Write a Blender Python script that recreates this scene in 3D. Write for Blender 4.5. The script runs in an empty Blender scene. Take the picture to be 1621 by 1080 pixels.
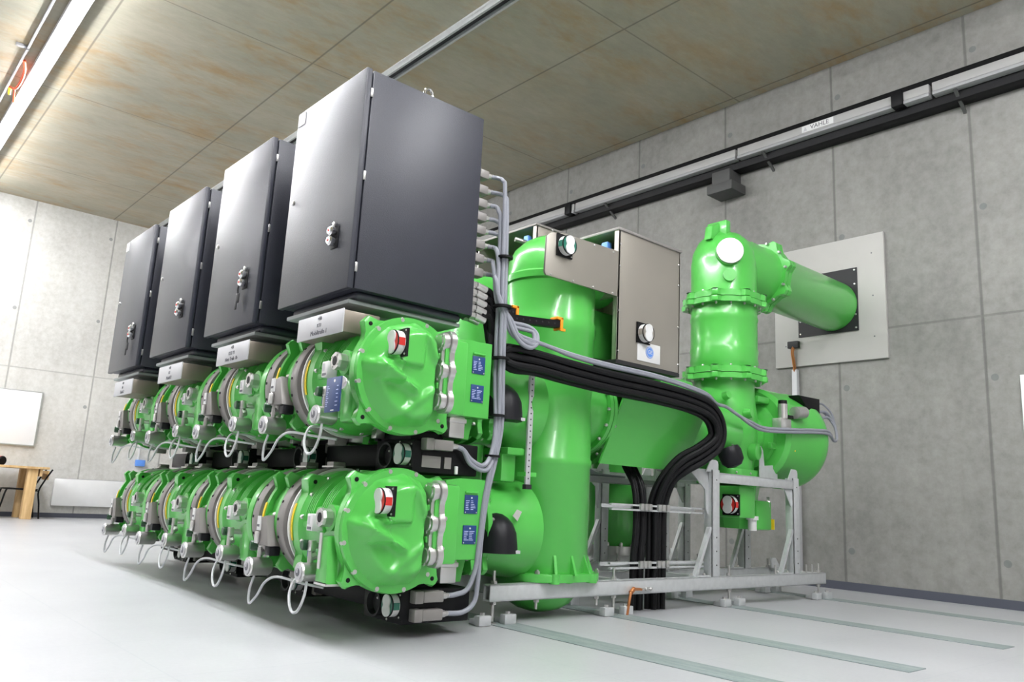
import bpy, bmesh, math, random
from mathutils import Vector, Matrix
random.seed(4)
S = bpy.context.scene
COL = S.collection
pi = math.pi

# ------------------------------------------------------------------ camera, world, exposure
def make_camera():
    a, b, g = .71059, .19765, -.05127           # heading, pitch, roll
    f = Vector((math.sin(a)*math.cos(b), math.cos(a)*math.cos(b), math.sin(b)))
    r = Vector((math.cos(a), -math.sin(a), 0)); d = f.cross(r)
    r2 = math.cos(g)*r + math.sin(g)*d; d2 = -math.sin(g)*r + math.cos(g)*d
    m = Matrix((r2, -d2, -f)).transposed().to_4x4(); m.translation = (0, 0, .55)
    cd = bpy.data.cameras.new('camera'); cd.sensor_width = 36; cd.lens = 36*1267.13/1621
    cd.clip_start = .02; cd.clip_end = 100
    o = bpy.data.objects.new('camera', cd); COL.objects.link(o); o.matrix_world = m
    S.camera = o
make_camera()
w = bpy.data.worlds.new('world'); S.world = w; w.use_nodes = True
w.node_tree.nodes['Background'].inputs[0].default_value = (.8, .9, 1, 1)
w.node_tree.nodes['Background'].inputs[1].default_value = .02
S.view_settings.view_transform = 'Standard'; S.view_settings.look = 'None'
S.view_settings.exposure = .70; S.view_settings.gamma = 1; S.view_settings.use_curve_mapping = False
LIGHT_STRENGTH = 100.0
TUBE_COLOR = (.965, .975, 1.0)
XW, YW, ZC = 6.333, 13.076, 4.517               # right wall, far wall, ceiling

# ------------------------------------------------------------------ materials
MATS = {}
def nt(name):
    m = bpy.data.materials.new(name); m.use_nodes = True; MATS[name] = m
    return m, m.node_tree.nodes, m.node_tree.links, m.node_tree.nodes['Principled BSDF']
def plain(name, col, rough=.4, metal=0, coat=0, var=.06, scale=9, bump=0, bscale=200):
    m, N, Lk, P = nt(name)
    tc = N.new('ShaderNodeTexCoord'); no = N.new('ShaderNodeTexNoise'); no.inputs['Scale'].default_value = scale; no.inputs['Detail'].default_value = 4
    Lk.new(tc.outputs['Object'], no.inputs['Vector'])
    mx = N.new('ShaderNodeMix'); mx.data_type = 'RGBA'
    mx.inputs[6].default_value = tuple(c*(1-var) for c in col)+(1,); mx.inputs[7].default_value = tuple(min(1, c*(1+var)) for c in col)+(1,)
    Lk.new(no.outputs['Fac'], mx.inputs[0]); Lk.new(mx.outputs[2], P.inputs['Base Color'])
    P.inputs['Roughness'].default_value = rough; P.inputs['Metallic'].default_value = metal
    if name in ('black', 'cable_black', 'rubber', 'dark_steel', 'skirting'): P.inputs['Specular IOR Level'].default_value = .22
    if coat: P.inputs['Coat Weight'].default_value = coat; P.inputs['Coat Roughness'].default_value = .36 if name == 'charcoal' else .12
    if bump:
        n2 = N.new('ShaderNodeTexNoise'); n2.inputs['Scale'].default_value = bscale; Lk.new(tc.outputs['Object'], n2.inputs['Vector'])
        bp = N.new('ShaderNodeBump'); bp.inputs['Strength'].default_value = bump; bp.inputs['Distance'].default_value = .002
        Lk.new(n2.outputs['Fac'], bp.inputs['Height']); Lk.new(bp.outputs['Normal'], P.inputs['Normal'])
    return m
plain('green', (.085, .47, .075), .28, coat=.35, var=.04, bump=.06, bscale=60)
plain('charcoal', (.026, .028, .042), .42, coat=.25, var=.12, bump=.5, bscale=260)
plain('black', (.005, .005, .006), .5)
plain('cable_black', (.006, .006, .007), .5)
plain('cable_grey', (.25, .26, .30), .5)
plain('cable_white', (.55, .56, .58), .45)
plain('galv', (.56, .575, .585), .42, metal=.35, var=.14, scale=30)
plain('steel', (.47, .44, .39), .38, metal=.75, var=.05, scale=4)
plain('tin', (.22, .19, .155), .38, metal=.5)
plain('alu', (.60, .59, .58), .28, metal=.8, var=.06)
plain('chrome', (.8, .8, .8), .14, metal=1)
plain('bolt', (.55, .54, .53), .3, metal=.8)
plain('ring_grey', (.26, .245, .235), .5, metal=.3, var=.06)
plain('white', (.70, .70, .70), .4)
plain('label_grey', (.50, .50, .52), .4)
plain('blue', (.012, .045, .17), .4)
plain('blue_light', (.12, .3, .8), .4)
plain('text_blue', (.45, .5, .75), .5)
plain('text_dark', (.12, .12, .14), .5)
plain('yellow', (.85, .62, .02), .5)
plain('orange', (.95, .33, .015), .45)
plain('red', (.55, .025, .02), .3)
plain('teal', (.02, .16, .11), .3)
plain('dark_green', (.01, .06, .02), .35)
plain('base_grey', (.27, .29, .29), .5)
plain('rubber', (.012, .012, .015), .4)
plain('copper', (.55, .22, .09), .3, metal=.8)
plain('board_grey', (.46, .45, .43), .7, var=.04)
plain('rail_white', (.36, .355, .35), .4)
plain('skirting', (.085, .09, .115), .5)
plain('whiteboard', (.90, .91, .93), .3, var=.01)
plain('fixture', (.33, .33, .34), .4)
plain('dark_steel', (.03, .03, .032), .5)
plain('tape_red', (.8, .12, .05), .5)
plain('corbel', (.07, .07, .07), .6)

def math_node(N, Lk, op, a, b=None, c=None):
    n = N.new('ShaderNodeMath'); n.operation = op
    for i, v in enumerate((a, b, c)):
        if v is None: continue
        if hasattr(v, 'node'): Lk.new(v, n.inputs[i])
        else: n.inputs[i].default_value = v
    return n.outputs[0]
def line_mask(N, Lk, coord, period, offset, width):
    s = math_node(N, Lk, 'SUBTRACT', coord, offset)
    d = math_node(N, Lk, 'PINGPONG', s, period/2)
    mr = N.new('ShaderNodeMapRange'); mr.inputs[1].default_value = width*.4; mr.inputs[2].default_value = width
    mr.inputs[3].default_value = 1; mr.inputs[4].default_value = 0
    Lk.new(d, mr.inputs[0]); return mr.outputs[0]
def ramp(N, Lk, fac, stops):
    r = N.new('ShaderNodeValToRGB'); e = r.color_ramp.elements
    while len(e) < len(stops): e.new(.5)
    for i, (p, c) in enumerate(stops): e[i].position = p; e[i].color = tuple(c)+(1,)
    Lk.new(fac, r.inputs[0]); return r.outputs[0]
def noise(N, Lk, vec, scale, detail=6, rough=.6, mapping=None):
    if mapping:
        mp = N.new('ShaderNodeMapping'); mp.inputs['Scale'].default_value = mapping; Lk.new(vec, mp.inputs[0]); vec = mp.outputs[0]
    n = N.new('ShaderNodeTexNoise'); n.inputs['Scale'].default_value = scale; n.inputs['Detail'].default_value = detail; n.inputs['Roughness'].default_value = rough
    Lk.new(vec, n.inputs['Vector']); return n.outputs['Fac']
def mixc(N, Lk, fac, a, b, mode='MIX'):
    m = N.new('ShaderNodeMix'); m.data_type = 'RGBA'; m.blend_type = mode
    for i, v in ((0, fac), (6, a), (7, b)):
        if hasattr(v, 'node'): Lk.new(v, m.inputs[i])
        else: m.inputs[i].default_value = v if i == 0 else tuple(v)+(1,)
    return m.outputs[2]

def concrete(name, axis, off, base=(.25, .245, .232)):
    m, N, Lk, P = nt(name)
    tc = N.new('ShaderNodeTexCoord'); v = tc.outputs['Object']
    sp = N.new('ShaderNodeSeparateXYZ'); Lk.new(v, sp.inputs[0])
    a = sp.outputs['XY'.index(axis)]; z = sp.outputs[2]
    n1 = noise(N, Lk, v, 1.1, 8, .62); n2 = noise(N, Lk, v, 14, 6, .7); n3 = noise(N, Lk, v, 5, 5, .6, (1, 1, .15))
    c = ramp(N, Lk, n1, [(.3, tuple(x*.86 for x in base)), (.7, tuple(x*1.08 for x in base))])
    c = mixc(N, Lk, .55, c, ramp(N, Lk, n2, [(.3, (.38,)*3), (.65, (.62,)*3)]), 'OVERLAY')
    c = mixc(N, Lk, .35, c, ramp(N, Lk, n3, [(.3, (.4,)*3), (.7, (.6,)*3)]), 'OVERLAY')
    # bug holes
    vo = N.new('ShaderNodeTexVoronoi'); vo.inputs['Scale'].default_value = 9; Lk.new(v, vo.inputs['Vector'])
    holes = ramp(N, Lk, vo.outputs['Distance'], [(.03, (.75,)*3), (.07, (1, 1, 1))])
    c = mixc(N, Lk, .4, c, holes, 'MULTIPLY')
    vj = line_mask(N, Lk, a, 1.1, off, .014)
    hj = math_node(N, Lk, 'MULTIPLY', line_mask(N, Lk, z, 20, 2.06, .012), .7)
    j = math_node(N, Lk, 'MAXIMUM', vj, hj)
    c = mixc(N, Lk, math_node(N, Lk, 'MULTIPLY', j, .62), c, tuple(x*.40 for x in base))
    # form tie plugs next to the joints
    da = math_node(N, Lk, 'PINGPONG', math_node(N, Lk, 'SUBTRACT', a, off-.055), .55)
    dz = math_node(N, Lk, 'PINGPONG', math_node(N, Lk, 'SUBTRACT', z, .3), .65)
    dd = math_node(N, Lk, 'SQRT', math_node(N, Lk, 'ADD', math_node(N, Lk, 'MULTIPLY', da, da), math_node(N, Lk, 'MULTIPLY', dz, dz)))
    plug = math_node(N, Lk, 'LESS_THAN', dd, .026)
    c = mixc(N, Lk, math_node(N, Lk, 'MULTIPLY', plug, .6), c, (.13, .145, .15))
    Lk.new(c, P.inputs['Base Color']); P.inputs['Roughness'].default_value = .75
    bp = N.new('ShaderNodeBump'); bp.inputs['Strength'].default_value = .3; bp.inputs['Distance'].default_value = .004
    h = math_node(N, Lk, 'SUBTRACT', n2, math_node(N, Lk, 'MULTIPLY', j, 2.5)); Lk.new(h, bp.inputs['Height']); Lk.new(bp.outputs['Normal'], P.inputs['Normal'])
    return m
concrete('concrete_shaded', 'Y', 2.075); concrete('concrete_lit', 'X', 1.95, (.60, .59, .555))  # one concrete: dimmer and brighter light on the walls put into base colour
def ceiling_mat():
    m, N, Lk, P = nt('concrete_ceiling')
    tc = N.new('ShaderNodeTexCoord'); v = tc.outputs['Object']
    sp = N.new('ShaderNodeSeparateXYZ'); Lk.new(v, sp.inputs[0])
    n1 = noise(N, Lk, v, 1.0, 9, .65, (.9, 1.7, 1)); n2 = noise(N, Lk, v, 1.5, 10, .70, (.8, 1.7, 1)); n3 = noise(N, Lk, v, 13, 6, .75, (.5, 1.3, 1)); n4 = noise(N, Lk, v, .5, 3, .5)
    c = ramp(N, Lk, n1, [(.3, (.35, .335, .265)), (.7, (.46, .42, .33))])
    st = math_node(N, Lk, 'MULTIPLY', ramp(N, Lk, n2, [(.46, (0, 0, 0)), (.66, (1, 1, 1))]), ramp(N, Lk, n4, [(.32, (.25,)*3), (.56, (1, 1, 1))]))
    c = mixc(N, Lk, math_node(N, Lk, 'MULTIPLY', st, .7), c, (.40, .25, .10))
    c = mixc(N, Lk, .3, c, ramp(N, Lk, n3, [(.3, (.38,)*3), (.7, (.62,)*3)]), 'OVERLAY')
    j = math_node(N, Lk, 'MAXIMUM', line_mask(N, Lk, sp.outputs[0], 1.62, 1.37, .012), math_node(N, Lk, 'MULTIPLY', line_mask(N, Lk, sp.outputs[1], 2.46, 6.57, .010), .8))
    c = mixc(N, Lk, math_node(N, Lk, 'MULTIPLY', j, .6), c, (.10, .095, .08))
    Lk.new(c, P.inputs['Base Color']); P.inputs['Roughness'].default_value = .8
ceiling_mat()
def floor_mat():
    m, N, Lk, P = nt('floor_tiles')
    tc = N.new('ShaderNodeTexCoord'); v = tc.outputs['Object']
    sp = N.new('ShaderNodeSeparateXYZ'); Lk.new(v, sp.inputs[0])
    n1 = noise(N, Lk, v, 1.2, 5, .6); n2 = noise(N, Lk, v, 60, 3, .6)
    c = ramp(N, Lk, n1, [(.3, (.40, .405, .425)), (.7, (.455, .46, .475))])
    c = mixc(N, Lk, .3, c, ramp(N, Lk, n2, [(.3, (.45,)*3), (.7, (.55,)*3)]), 'OVERLAY')
    j = math_node(N, Lk, 'MAXIMUM', line_mask(N, Lk, sp.outputs[0], .6, .31, .004), line_mask(N, Lk, sp.outputs[1], .6, .1, .004))
    c = mixc(N, Lk, math_node(N, Lk, 'MULTIPLY', j, .28), c, (.3, .33, .36))
    Lk.new(c, P.inputs['Base Color']); P.inputs['Roughness'].default_value = .33
floor_mat()
def wood_mat():
    m, N, Lk, P = nt('wood')
    tc = N.new('ShaderNodeTexCoord'); n = noise(N, Lk, tc.outputs['Object'], 4, 6, .6, (6, 6, .6))
    Lk.new(ramp(N, Lk, n, [(.3, (.55, .33, .13)), (.7, (.78, .55, .28))]), P.inputs['Base Color']); P.inputs['Roughness'].default_value = .5
wood_mat()
def strip_mat():
    m, N, Lk, P = nt('strip_steel')
    tc = N.new('ShaderNodeTexCoord'); n = noise(N, Lk, tc.outputs['Object'], 9, 7, .7, (3, .5, 1)); n2 = noise(N, Lk, tc.outputs['Object'], 70, 3, .6)
    c = ramp(N, Lk, n, [(.3, (.17, .215, .215)), (.7, (.30, .34, .34))])
    Lk.new(mixc(N, Lk, .4, c, ramp(N, Lk, n2, [(.3, (.4,)*3), (.7, (.6,)*3)]), 'OVERLAY'), P.inputs['Base Color']); P.inputs['Roughness'].default_value = .5
strip_mat()
m = bpy.data.materials.new('tube_light'); m.use_nodes = True; MATS['tube_light'] = m
P = m.node_tree.nodes['Principled BSDF']; P.inputs['Emission Color'].default_value = TUBE_COLOR+(1,); P.inputs['Emission Strength'].default_value = LIGHT_STRENGTH
P.inputs['Base Color'].default_value = (.9, .9, .9, 1)

# ------------------------------------------------------------------ mesh builder
def frame_of(ax):
    ax = Vector(ax).normalized()
    u = ax.orthogonal().normalized() if abs(ax.z) < .999 else Vector((1, 0, 0))
    if abs(ax.z) < .5: u = Vector((0, 0, 1)); u = (u - ax*u.dot(ax)).normalized()
    return ax, u, ax.cross(u)
def smooth_path(pts, n=6):
    P = [Vector(p) for p in pts]
    if len(P) < 3: return P
    out = []
    for i in range(len(P)-1):
        p0 = P[max(i-1, 0)]; p1 = P[i]; p2 = P[i+1]; p3 = P[min(i+2, len(P)-1)]
        for k in range(n):
            t = k/n
            out.append(.5*((2*p1) + (p2-p0)*t + (2*p0-5*p1+4*p2-p3)*t*t + (3*p1-p0-3*p2+p3)*t**3))
    out.append(P[-1]); return out
class MB:
    def __init__(s, mat): s.bm = bmesh.new(); s.mats = [mat]; s.mi = 0
    def mat(s, m):
        if m not in s.mats: s.mats.append(m)
        s.mi = s.mats.index(m); return s
    def face(s, vs):
        try: f = s.bm.faces.new(vs); f.material_index = s.mi; return f
        except ValueError: return None
    def box(s, x0, x1, y0, y1, z0, z1, bev=0, seg=2):
        v = [s.bm.verts.new((x, y, z)) for x in (x0, x1) for y in (y0, y1) for z in (z0, z1)]
        fs = [s.face([v[i] for i in q]) for q in ((0, 1, 3, 2), (4, 6, 7, 5), (0, 4, 5, 1), (2, 3, 7, 6), (0, 2, 6, 4), (1, 5, 7, 3))]
        if bev:
            es = {e for f in fs for e in f.edges}
            r = bmesh.ops.bevel(s.bm, geom=list(es), offset=bev, segments=seg, affect='EDGES', profile=.5)
            for f in r['faces']: f.material_index = s.mi
        return s
    def rings(s, rings, cap0=True, cap1=True, closed=True):
        R = [[s.bm.verts.new(p) for p in r] for r in rings]
        n = len(R[0])
        for a, b in zip(R, R[1:]):
            for i in range(n if closed else n-1):
                j = (i+1) % n; s.face((a[i], a[j], b[j], b[i]))
        if closed and cap0: s.face(R[0][::-1])
        if closed and cap1: s.face(R[-1])
        return s
    def lathe(s, prof, org, axis, n=40, a0=0, a1=None, rfun=None):
        ax, u, v = frame_of(axis); org = Vector(org)
        full = a1 is None
        N = n; angs = [2*pi*i/N for i in range(N)] if full else [a0+(a1-a0)*i/N for i in range(N+1)]
        rs = []
        for (t, r) in prof:
            rs.append([org + ax*t + (u*math.cos(a)+v*math.sin(a))*max(r if rfun is None else rfun(r, a), 1e-4) for a in angs])
        return s.rings(rs, closed=full)
    def cyl(s, p, q, r, r2=None, n=20):
        p = Vector(p); q = Vector(q)
        return s.lathe([(0, r), ((q-p).length, r if r2 is None else r2)], p, q-p, n)
    def disc(s, p, axis, r, t, n=28, bev=.004):
        bev = min(bev, t*.4, r*.3)
        return s.lathe([(0, r-bev*.2), (0, r), (t-bev, r), (t, r-bev)], p, axis, n)
    def tube(s, pts, r, n=10, sm=6):
        P = smooth_path(pts, sm) if sm else [Vector(p) for p in pts]
        rs = []; t0 = (P[1]-P[0]).normalized(); u = t0.orthogonal().normalized()
        for i, p in enumerate(P):
            t = (P[min(i+1, len(P)-1)]-P[max(i-1, 0)])
            if t.length < 1e-7: continue
            t.normalize(); u = (u - t*u.dot(t))
            u = u.normalized() if u.length > 1e-6 else t.orthogonal().normalized()
            v = t.cross(u)
            rs.append([p+(u*math.cos(2*pi*k/n)+v*math.sin(2*pi*k/n))*r for k in range(n)])
        return s.rings(rs)
    def prism(s, poly, axis, a0, a1, bev=0):
        def P(p, t):
            return {'x': (t, p[0], p[1]), 'y': (p[0], t, p[1]), 'z': (p[0], p[1], t)}[axis]
        A = [s.bm.verts.new(P(p, a0)) for p in poly]; B = [s.bm.verts.new(P(p, a1)) for p in poly]
        n = len(poly); f0 = s.face(A[::-1]); f1 = s.face(B)
        for i in range(n): s.face((A[i], A[(i+1) % n], B[(i+1) % n], B[i]))
        if bev:
            es = set(f0.edges) | set(f1.edges)
            r = bmesh.ops.bevel(s.bm, geom=list(es), offset=bev, segments=2, affect='EDGES', profile=.5)
            for f in r['faces']: f.material_index = s.mi
        return s
    def sphere(s, c, r, sc=(1, 1, 1), n=24):
        prof = [(-math.cos(pi*i/(n//2)), math.sin(pi*i/(n//2))) for i in range(n//2+1)]
        rs = []
        for (t, q) in prof:
            rs.append([Vector(c)+Vector((r*max(q, 1e-3)*math.cos(2*pi*k/n)*sc[0], r*max(q, 1e-3)*math.sin(2*pi*k/n)*sc[1], r*t*sc[2])) for k in range(n)])
        return s.rings(rs)
    def bolts(s, c, axis, R, n, r=.009, h=.014, a0=0, arc=2*pi):
        ax, u, v = frame_of(axis); c = Vector(c)
        for i in range(n):
            a = a0 + arc*i/n
            p = c + (u*math.cos(a)+v*math.sin(a))*R
            s.lathe([(0, r), (h*.7, r), (h, r*.7)], p, axis, 8)
        return s
    def screws(s, pts, axis, r=.006, h=.006):
        for p in pts: s.lathe([(0, r), (h*.6, r), (h, r*.6)], p, axis, 8)
        return s
    def done(s, name, parent=None, loc=None, ang=35):
        bmesh.ops.recalc_face_normals(s.bm, faces=s.bm.faces)
        root = parent
        while root is not None and root.parent is not None: root = root.parent
        off = Vector(loc) if loc is not None else (root.location.copy() if root is not None else Vector((0, 0, 0)))
        bmesh.ops.translate(s.bm, verts=s.bm.verts, vec=-off)
        me = bpy.data.meshes.new(name); s.bm.to_mesh(me); s.bm.free()
        for mname in s.mats: me.materials.append(MATS[mname])
        me.polygons.foreach_set('use_smooth', [True]*len(me.polygons))
        me.set_sharp_from_angle(angle=math.radians(ang))
        o = bpy.data.objects.new(name, me); COL.objects.link(o)
        if parent is not None: o.parent = parent
        elif loc is not None: o.location = loc
        return o
def text_mesh(txt, size, org, right, up, mat, name, parent, extr=.0006):
    cu = bpy.data.curves.new(name, 'FONT'); cu.body = txt; cu.size = size; cu.extrude = extr; cu.align_x = 'CENTER'; cu.align_y = 'CENTER'
    tmp = bpy.data.objects.new('tmp', cu); COL.objects.link(tmp)
    dg = bpy.context.evaluated_depsgraph_get(); me = bpy.data.meshes.new_from_object(tmp.evaluated_get(dg))
    bpy.data.objects.remove(tmp); bpy.data.curves.remove(cu)
    r = Vector(right).normalized(); u = Vector(up).normalized(); n = r.cross(u)
    M = Matrix((r, u, n)).transposed().to_4x4()
    root = parent
    while root.parent is not None: root = root.parent
    M.translation = Vector(org)-root.location
    me.transform(M); me.name = name; me.materials.clear(); me.materials.append(MATS[mat])
    o = bpy.data.objects.new(name, me); COL.objects.link(o); o.parent = parent
    return o
def thing(name, label, cat, loc, group=None):
    o = bpy.data.objects.new(name, None); COL.objects.link(o); o.location = loc; o.empty_display_size = .1
    return tag(o, label, cat, group)
def tag(o, label, cat, group=None):
    o['label'] = label; o['category'] = cat
    if group: o['group'] = group
    return o
def struct(o):
    o['kind'] = 'structure'; return o
def copy_tree(o, parent=None):
    c = o.copy(); COL.objects.link(c)
    if parent is not None: c.parent = parent
    for ch in list(o.children): copy_tree(ch, c)
    return c
def dup(o, k, label, group=None):
    c = copy_tree(o); c.location = o.location + Vector((0, PITCH*k, 0)); c['label'] = label
    return c
def swing(o, deg):
    "turn a busbar tier about the near end of its row"
    pv = Vector((1.75, 2.70, 0)); R = Matrix.Rotation(-math.radians(deg), 3, 'Z'); d = o.location-pv
    o.location = pv+R@d; o.rotation_euler = (0, 0, -math.radians(deg))
PITCH = .894; YB = 3.085

# ------------------------------------------------------------------ room shell
X0, Y0 = -4.6, -4.5
struct(MB('floor_tiles').box(X0-.1, XW+.1, Y0-.1, YW+.1, -.1, 0).done('floor'))
struct(MB('concrete_ceiling').box(X0-.1, XW+.1, Y0-.1, YW+.1, ZC, ZC+.1).done('ceiling'))
struct(MB('concrete_shaded').box(XW, XW+.1, Y0-.1, YW+.1, 0, ZC).done('wall_right'))
struct(MB('concrete_lit').box(X0-.1, XW, YW, YW+.1, 0, ZC).done('wall_back'))
struct(MB('concrete_shaded').box(X0-.1, X0, Y0-.1, YW, 0, ZC).done('wall_left'))
struct(MB('concrete_lit').box(X0, XW, Y0-.1, Y0, 0, ZC).done('wall_front'))
struct(MB('skirting').box(XW-.015, XW, Y0, YW, 0, .062).done('baseboard_right'))
struct(MB('skirting').box(X0, XW-.015, YW-.015, YW, 0, .062).done('baseboard_back'))
for i, (x, y1) in enumerate(((2.52, .9), (3.29, 1.38), (4.33, 1.40), (5.47, .6))):
    struct(MB('strip_steel').box(x-.075, x+.075, y1, 6.6, -.01, .003).done('trim_%d' % (i+1)))

# ------------------------------------------------------------------ lights on the ceiling
def light_strip(x, y0, y1, label):
    t = thing('light_strip', label, 'light', (x, y0, 4.42), 'fluorescent strips under the ceiling')
    MB('fixture').box(x-.07, x+.07, y0, y1, 4.418, 4.47, .006).done('housing', t)
    y = y0
    while y < y1-.3:
        e = min(y+1.48, y1)
        MB('tube_light').box(x-.044, x+.044, y+.008, e-.008, 4.392, 4.42, .008).done('diffuser', t)
        y = e
    b = MB('galv')
    y = y0+.4
    while y < y1: b.box(x-.012, x+.012, y-.01, y+.01, 4.46, ZC+.005); y += 1.5
    b.done('hanger', t)
light_strip(1.10, -3.6, 12.9, 'glowing white fluorescent light strip beside the thin grey conduit')
light_strip(3.60, -2.2, 1.2, 'short lit light strip mounted on the bare ceiling track')
light_strip(-2.9, 5.0, 12.9, 'glowing light strip over the open floor away from the machine')
t = thing('ceiling_conduit', 'thin grey ceiling conduit carrying a knotted red tape', 'conduit', (.94, 4, 4.48))
MB('fixture').box(.928, .950, -3, 12.9, 4.485, 4.505, .004).done('channel', t)
MB('fixture').box(.84, .93, 8.26, 8.30, 4.49, 4.517, .004).cyl((.939, 8.28, 4.47), (.939, 8.28, 4.517), .014).done('clamp', t)
b = MB('tape_red')
b.tube([(.955, 8.5, 4.47), (.985, 8.62, 4.41), (.99, 8.85, 4.37), (.975, 9.02, 4.38), (.955, 9.2, 4.46)], .014, 6)
b.tube([(.975, 9.02, 4.38), (.99, 9.1, 4.33), (1.0, 9.14, 4.28)], .010, 6)
b.mat('yellow').tube([(.955, 9.2, 4.46), (.96, 9.24, 4.43), (.965, 9.27, 4.41)], .015, 6)
tag(b.done('barrier_tape', loc=(.96, 8.9, 4.4)), 'red and yellow tape knotted around the ceiling conduit', 'tape')
t = thing('ceiling_track', 'bare galvanised ceiling track above the tallest looking cabinet', 'track', (3.6, 4, 4.48))
MB('galv').box(3.55, 3.655, -3, 12.9, 4.485, ZC).box(3.55, 3.57, -3, 12.9, 4.45, 4.49).box(3.635, 3.655, -3, 12.9, 4.45, 4.49).done('channel', t)
MB('dark_steel').box(3.575, 3.63, -3, 12.9, 4.478, 4.488).done('slot', t)

# ------------------------------------------------------------------ crane power rail on the right wall
t = thing('conductor_rail', 'white conductor rail on a black carrier along the right concrete wall', 'rail', (6.2, 4, 3.8))
MB('black').box(6.2, XW, -4, 12.9, 3.75, 4.005, .004).done('carrier', t)
ys = [-4, -.0, 2.27, 4.02, 6.15, 8.2, 10.2, 12.9]
for a, e in zip(ys, ys[1:]):
    MB('rail_white').box(6.13, 6.2, a+.012, e-.012, 3.85, 3.925, .006).mat('fixture').box(6.125, 6.2, a+.012, e-.012, 3.82, 3.848, .004).done('cover_segment', t)
for y in (2.52, 6.24): MB('black').box(6.10, 6.2, y-.045, y+.045, 3.81, 3.94, .008).done('current_collector', t)
for y in (2.1, 3.75, 5.7, 7.5): MB('corbel').prism([(6.14, 3.815), (6.333, 3.68), (6.333, 3.70), (6.16, 3.82)], 'y', y-.012, y+.012).done('bracket', t)
l = MB('white').box(6.127, 6.1302, 3.06, 3.35, 3.86, 3.918).done('maker_label', t)
text_mesh('VAHLE', .058, (6.1265, 3.185, 3.889), (0, -1, 0), (0, 0, 1), 'text_dark', 'lettering', l)
MB('label_grey').prism([(3.30, 3.868), (3.335, 3.868), (3.318, 3.908)], 'x', 6.1255, 6.1272).done('maker_emblem', l)
b = MB('corbel'); b.box(6.10, XW, 4.05, 4.33, 3.53, 3.62, .006).box(6.14, XW, 4.10, 4.30, 3.60, 3.76, .006)
tag(b.done('wall_corbel', loc=(6.2, 4.2, 3.6)), 'dark corbel bracket on the wall right under the conductor rail', 'bracket')

# ------------------------------------------------------------------ wall openings, board, heater, table
t = thing('wall_panel', 'light grey cover panel around the pipe hole in the concrete wall', 'panel', (XW, 3.25, 1.81))
b = MB('board_grey').box(6.305, XW, 2.76, 3.745, 1.815, 2.865, .003)
b.mat('text_dark').screws([(6.304, y, z) for y in (2.86, 3.64) for z in (2.0, 2.34, 2.7)], (-1, 0, 0), .006, .003)
b.done('cover_board', t)
b = MB('dark_steel').box(6.295, 6.306, 2.985, 3.515, 2.065, 2.60)
b.mat('bolt').screws([(6.295, y, z) for y in (3.005, 3.495) for z in (2.09, 2.2, 2.33, 2.46, 2.58)], (-1, 0, 0), .008, .006)
b.done('opening_plate', t)
MB('dark_steel').box(6.27, 6.306, 3.51, 3.61, 1.975, 2.035, .004).done('cable_inlet', t)
t = thing('earth_conduit', 'white conduit with copper cable dropping below the wall panel', 'conduit', (6.3, 3.56, 0))
MB('copper').tube([(6.285, 3.56, 1.99), (6.27, 3.562, 1.93), (6.285, 3.56, 1.86), (6.305, 3.56, 1.76)], .014, 8).done('copper_cable', t)
MB('label_grey').box(6.29, XW, 3.535, 3.585, 0, 1.79, .006).mat('bolt').screws([(6.3, y, z) for y in (3.525, 3.595) for z in (1.55, 1.0)], (-1, 0, 0), .01, .02).done('conduit', t)
t = thing('white_wall_board', 'narrow white board edge on the right wall at the picture edge', 'board', (XW, 1.7, 1.17))
MB('whiteboard').box(6.308, XW, 1.2, 1.855, 1.185, 1.60, .003).done('board_face', t)
t = thing('whiteboard', 'white wall board above the timber worktable', 'whiteboard', (1.6, YW, .98))
MB('whiteboard').box(.6, 2.41, YW-.03, YW, .985, 1.735, .004).done('board_face', t)
MB('alu').box(.59, 2.425, YW-.034, YW, 1.735, 1.75).box(.59, 2.425, YW-.045, YW, .972, .987).box(2.41, 2.425, YW-.034, YW, .985, 1.74).done('board_frame', t)
t = thing('radiator', 'long white panel radiator low on the far wall', 'radiator', (3.3, YW, .15))
MB('white').box(2.73, 4.3, YW-.10, YW-.03, .165, .545, .012).done('panel', t)
MB('label_grey').box(2.75, 4.28, YW-.09, YW-.02, .545, .552).box(2.9, 2.95, YW-.04, YW-.003, .2, .5).box(4.0, 4.05, YW-.04, YW-.003, .2, .5).done('top_grille', t)
t = thing('worktable', 'rough timber worktable with square post legs by the far wall', 'table', (1.9, 12.5, 0))
MB('wood').box(.9, 2.50, 12.25, 12.95, .655, .685, .003).done('tabletop', t)
for x0, y0 in ((2.26, 12.30), (2.26, 12.79), (1.0, 12.30), (1.0, 12.79)):
    MB('wood').box(x0, x0+.12, y0, y0+.12, 0, .656, .004).done('leg', t)
MB('wood').box(2.40, 2.43, 12.3, 12.92, .56, .655).done('apron', t)
t = thing('metal_chair', 'black tube frame chair standing behind the timber table leg', 'chair', (2.3, 12.55, 0))
for y in (12.46, 12.84):
    MB('black').tube([(2.0, y, .0), (2.04, y, .2), (2.07, y, .36), (2.12, y, .385), (2.4, y, .37), (2.43, y, .36)], .011, 8, 4).done('frame_side', t)
    MB('black').tube([(2.50, y, .0), (2.475, y, .2), (2.45, y, .36), (2.5, y, .5), (2.58, y, .66)], .011, 8, 4).done('rear_leg', t)
MB('black').box(2.06, 2.44, 12.46, 12.84, .375, .392, .004).done('seat', t)
MB('wood').box(2.53, 2.55, 12.48, 12.82, .52, .64, .004).done('backrest', t)
b = MB('black').lathe([(0, .02), (.0, .055), (.05, .06), (.06, .05), (.06, .02)], (1.955, 12.55, .742), (.5, -.86, 0), 24)
b.mat('red').lathe([(.02, .061), (.03, .063), (.04, .061)], (1.955, 12.55, .742), (.5, -.86, 0), 24)
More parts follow.
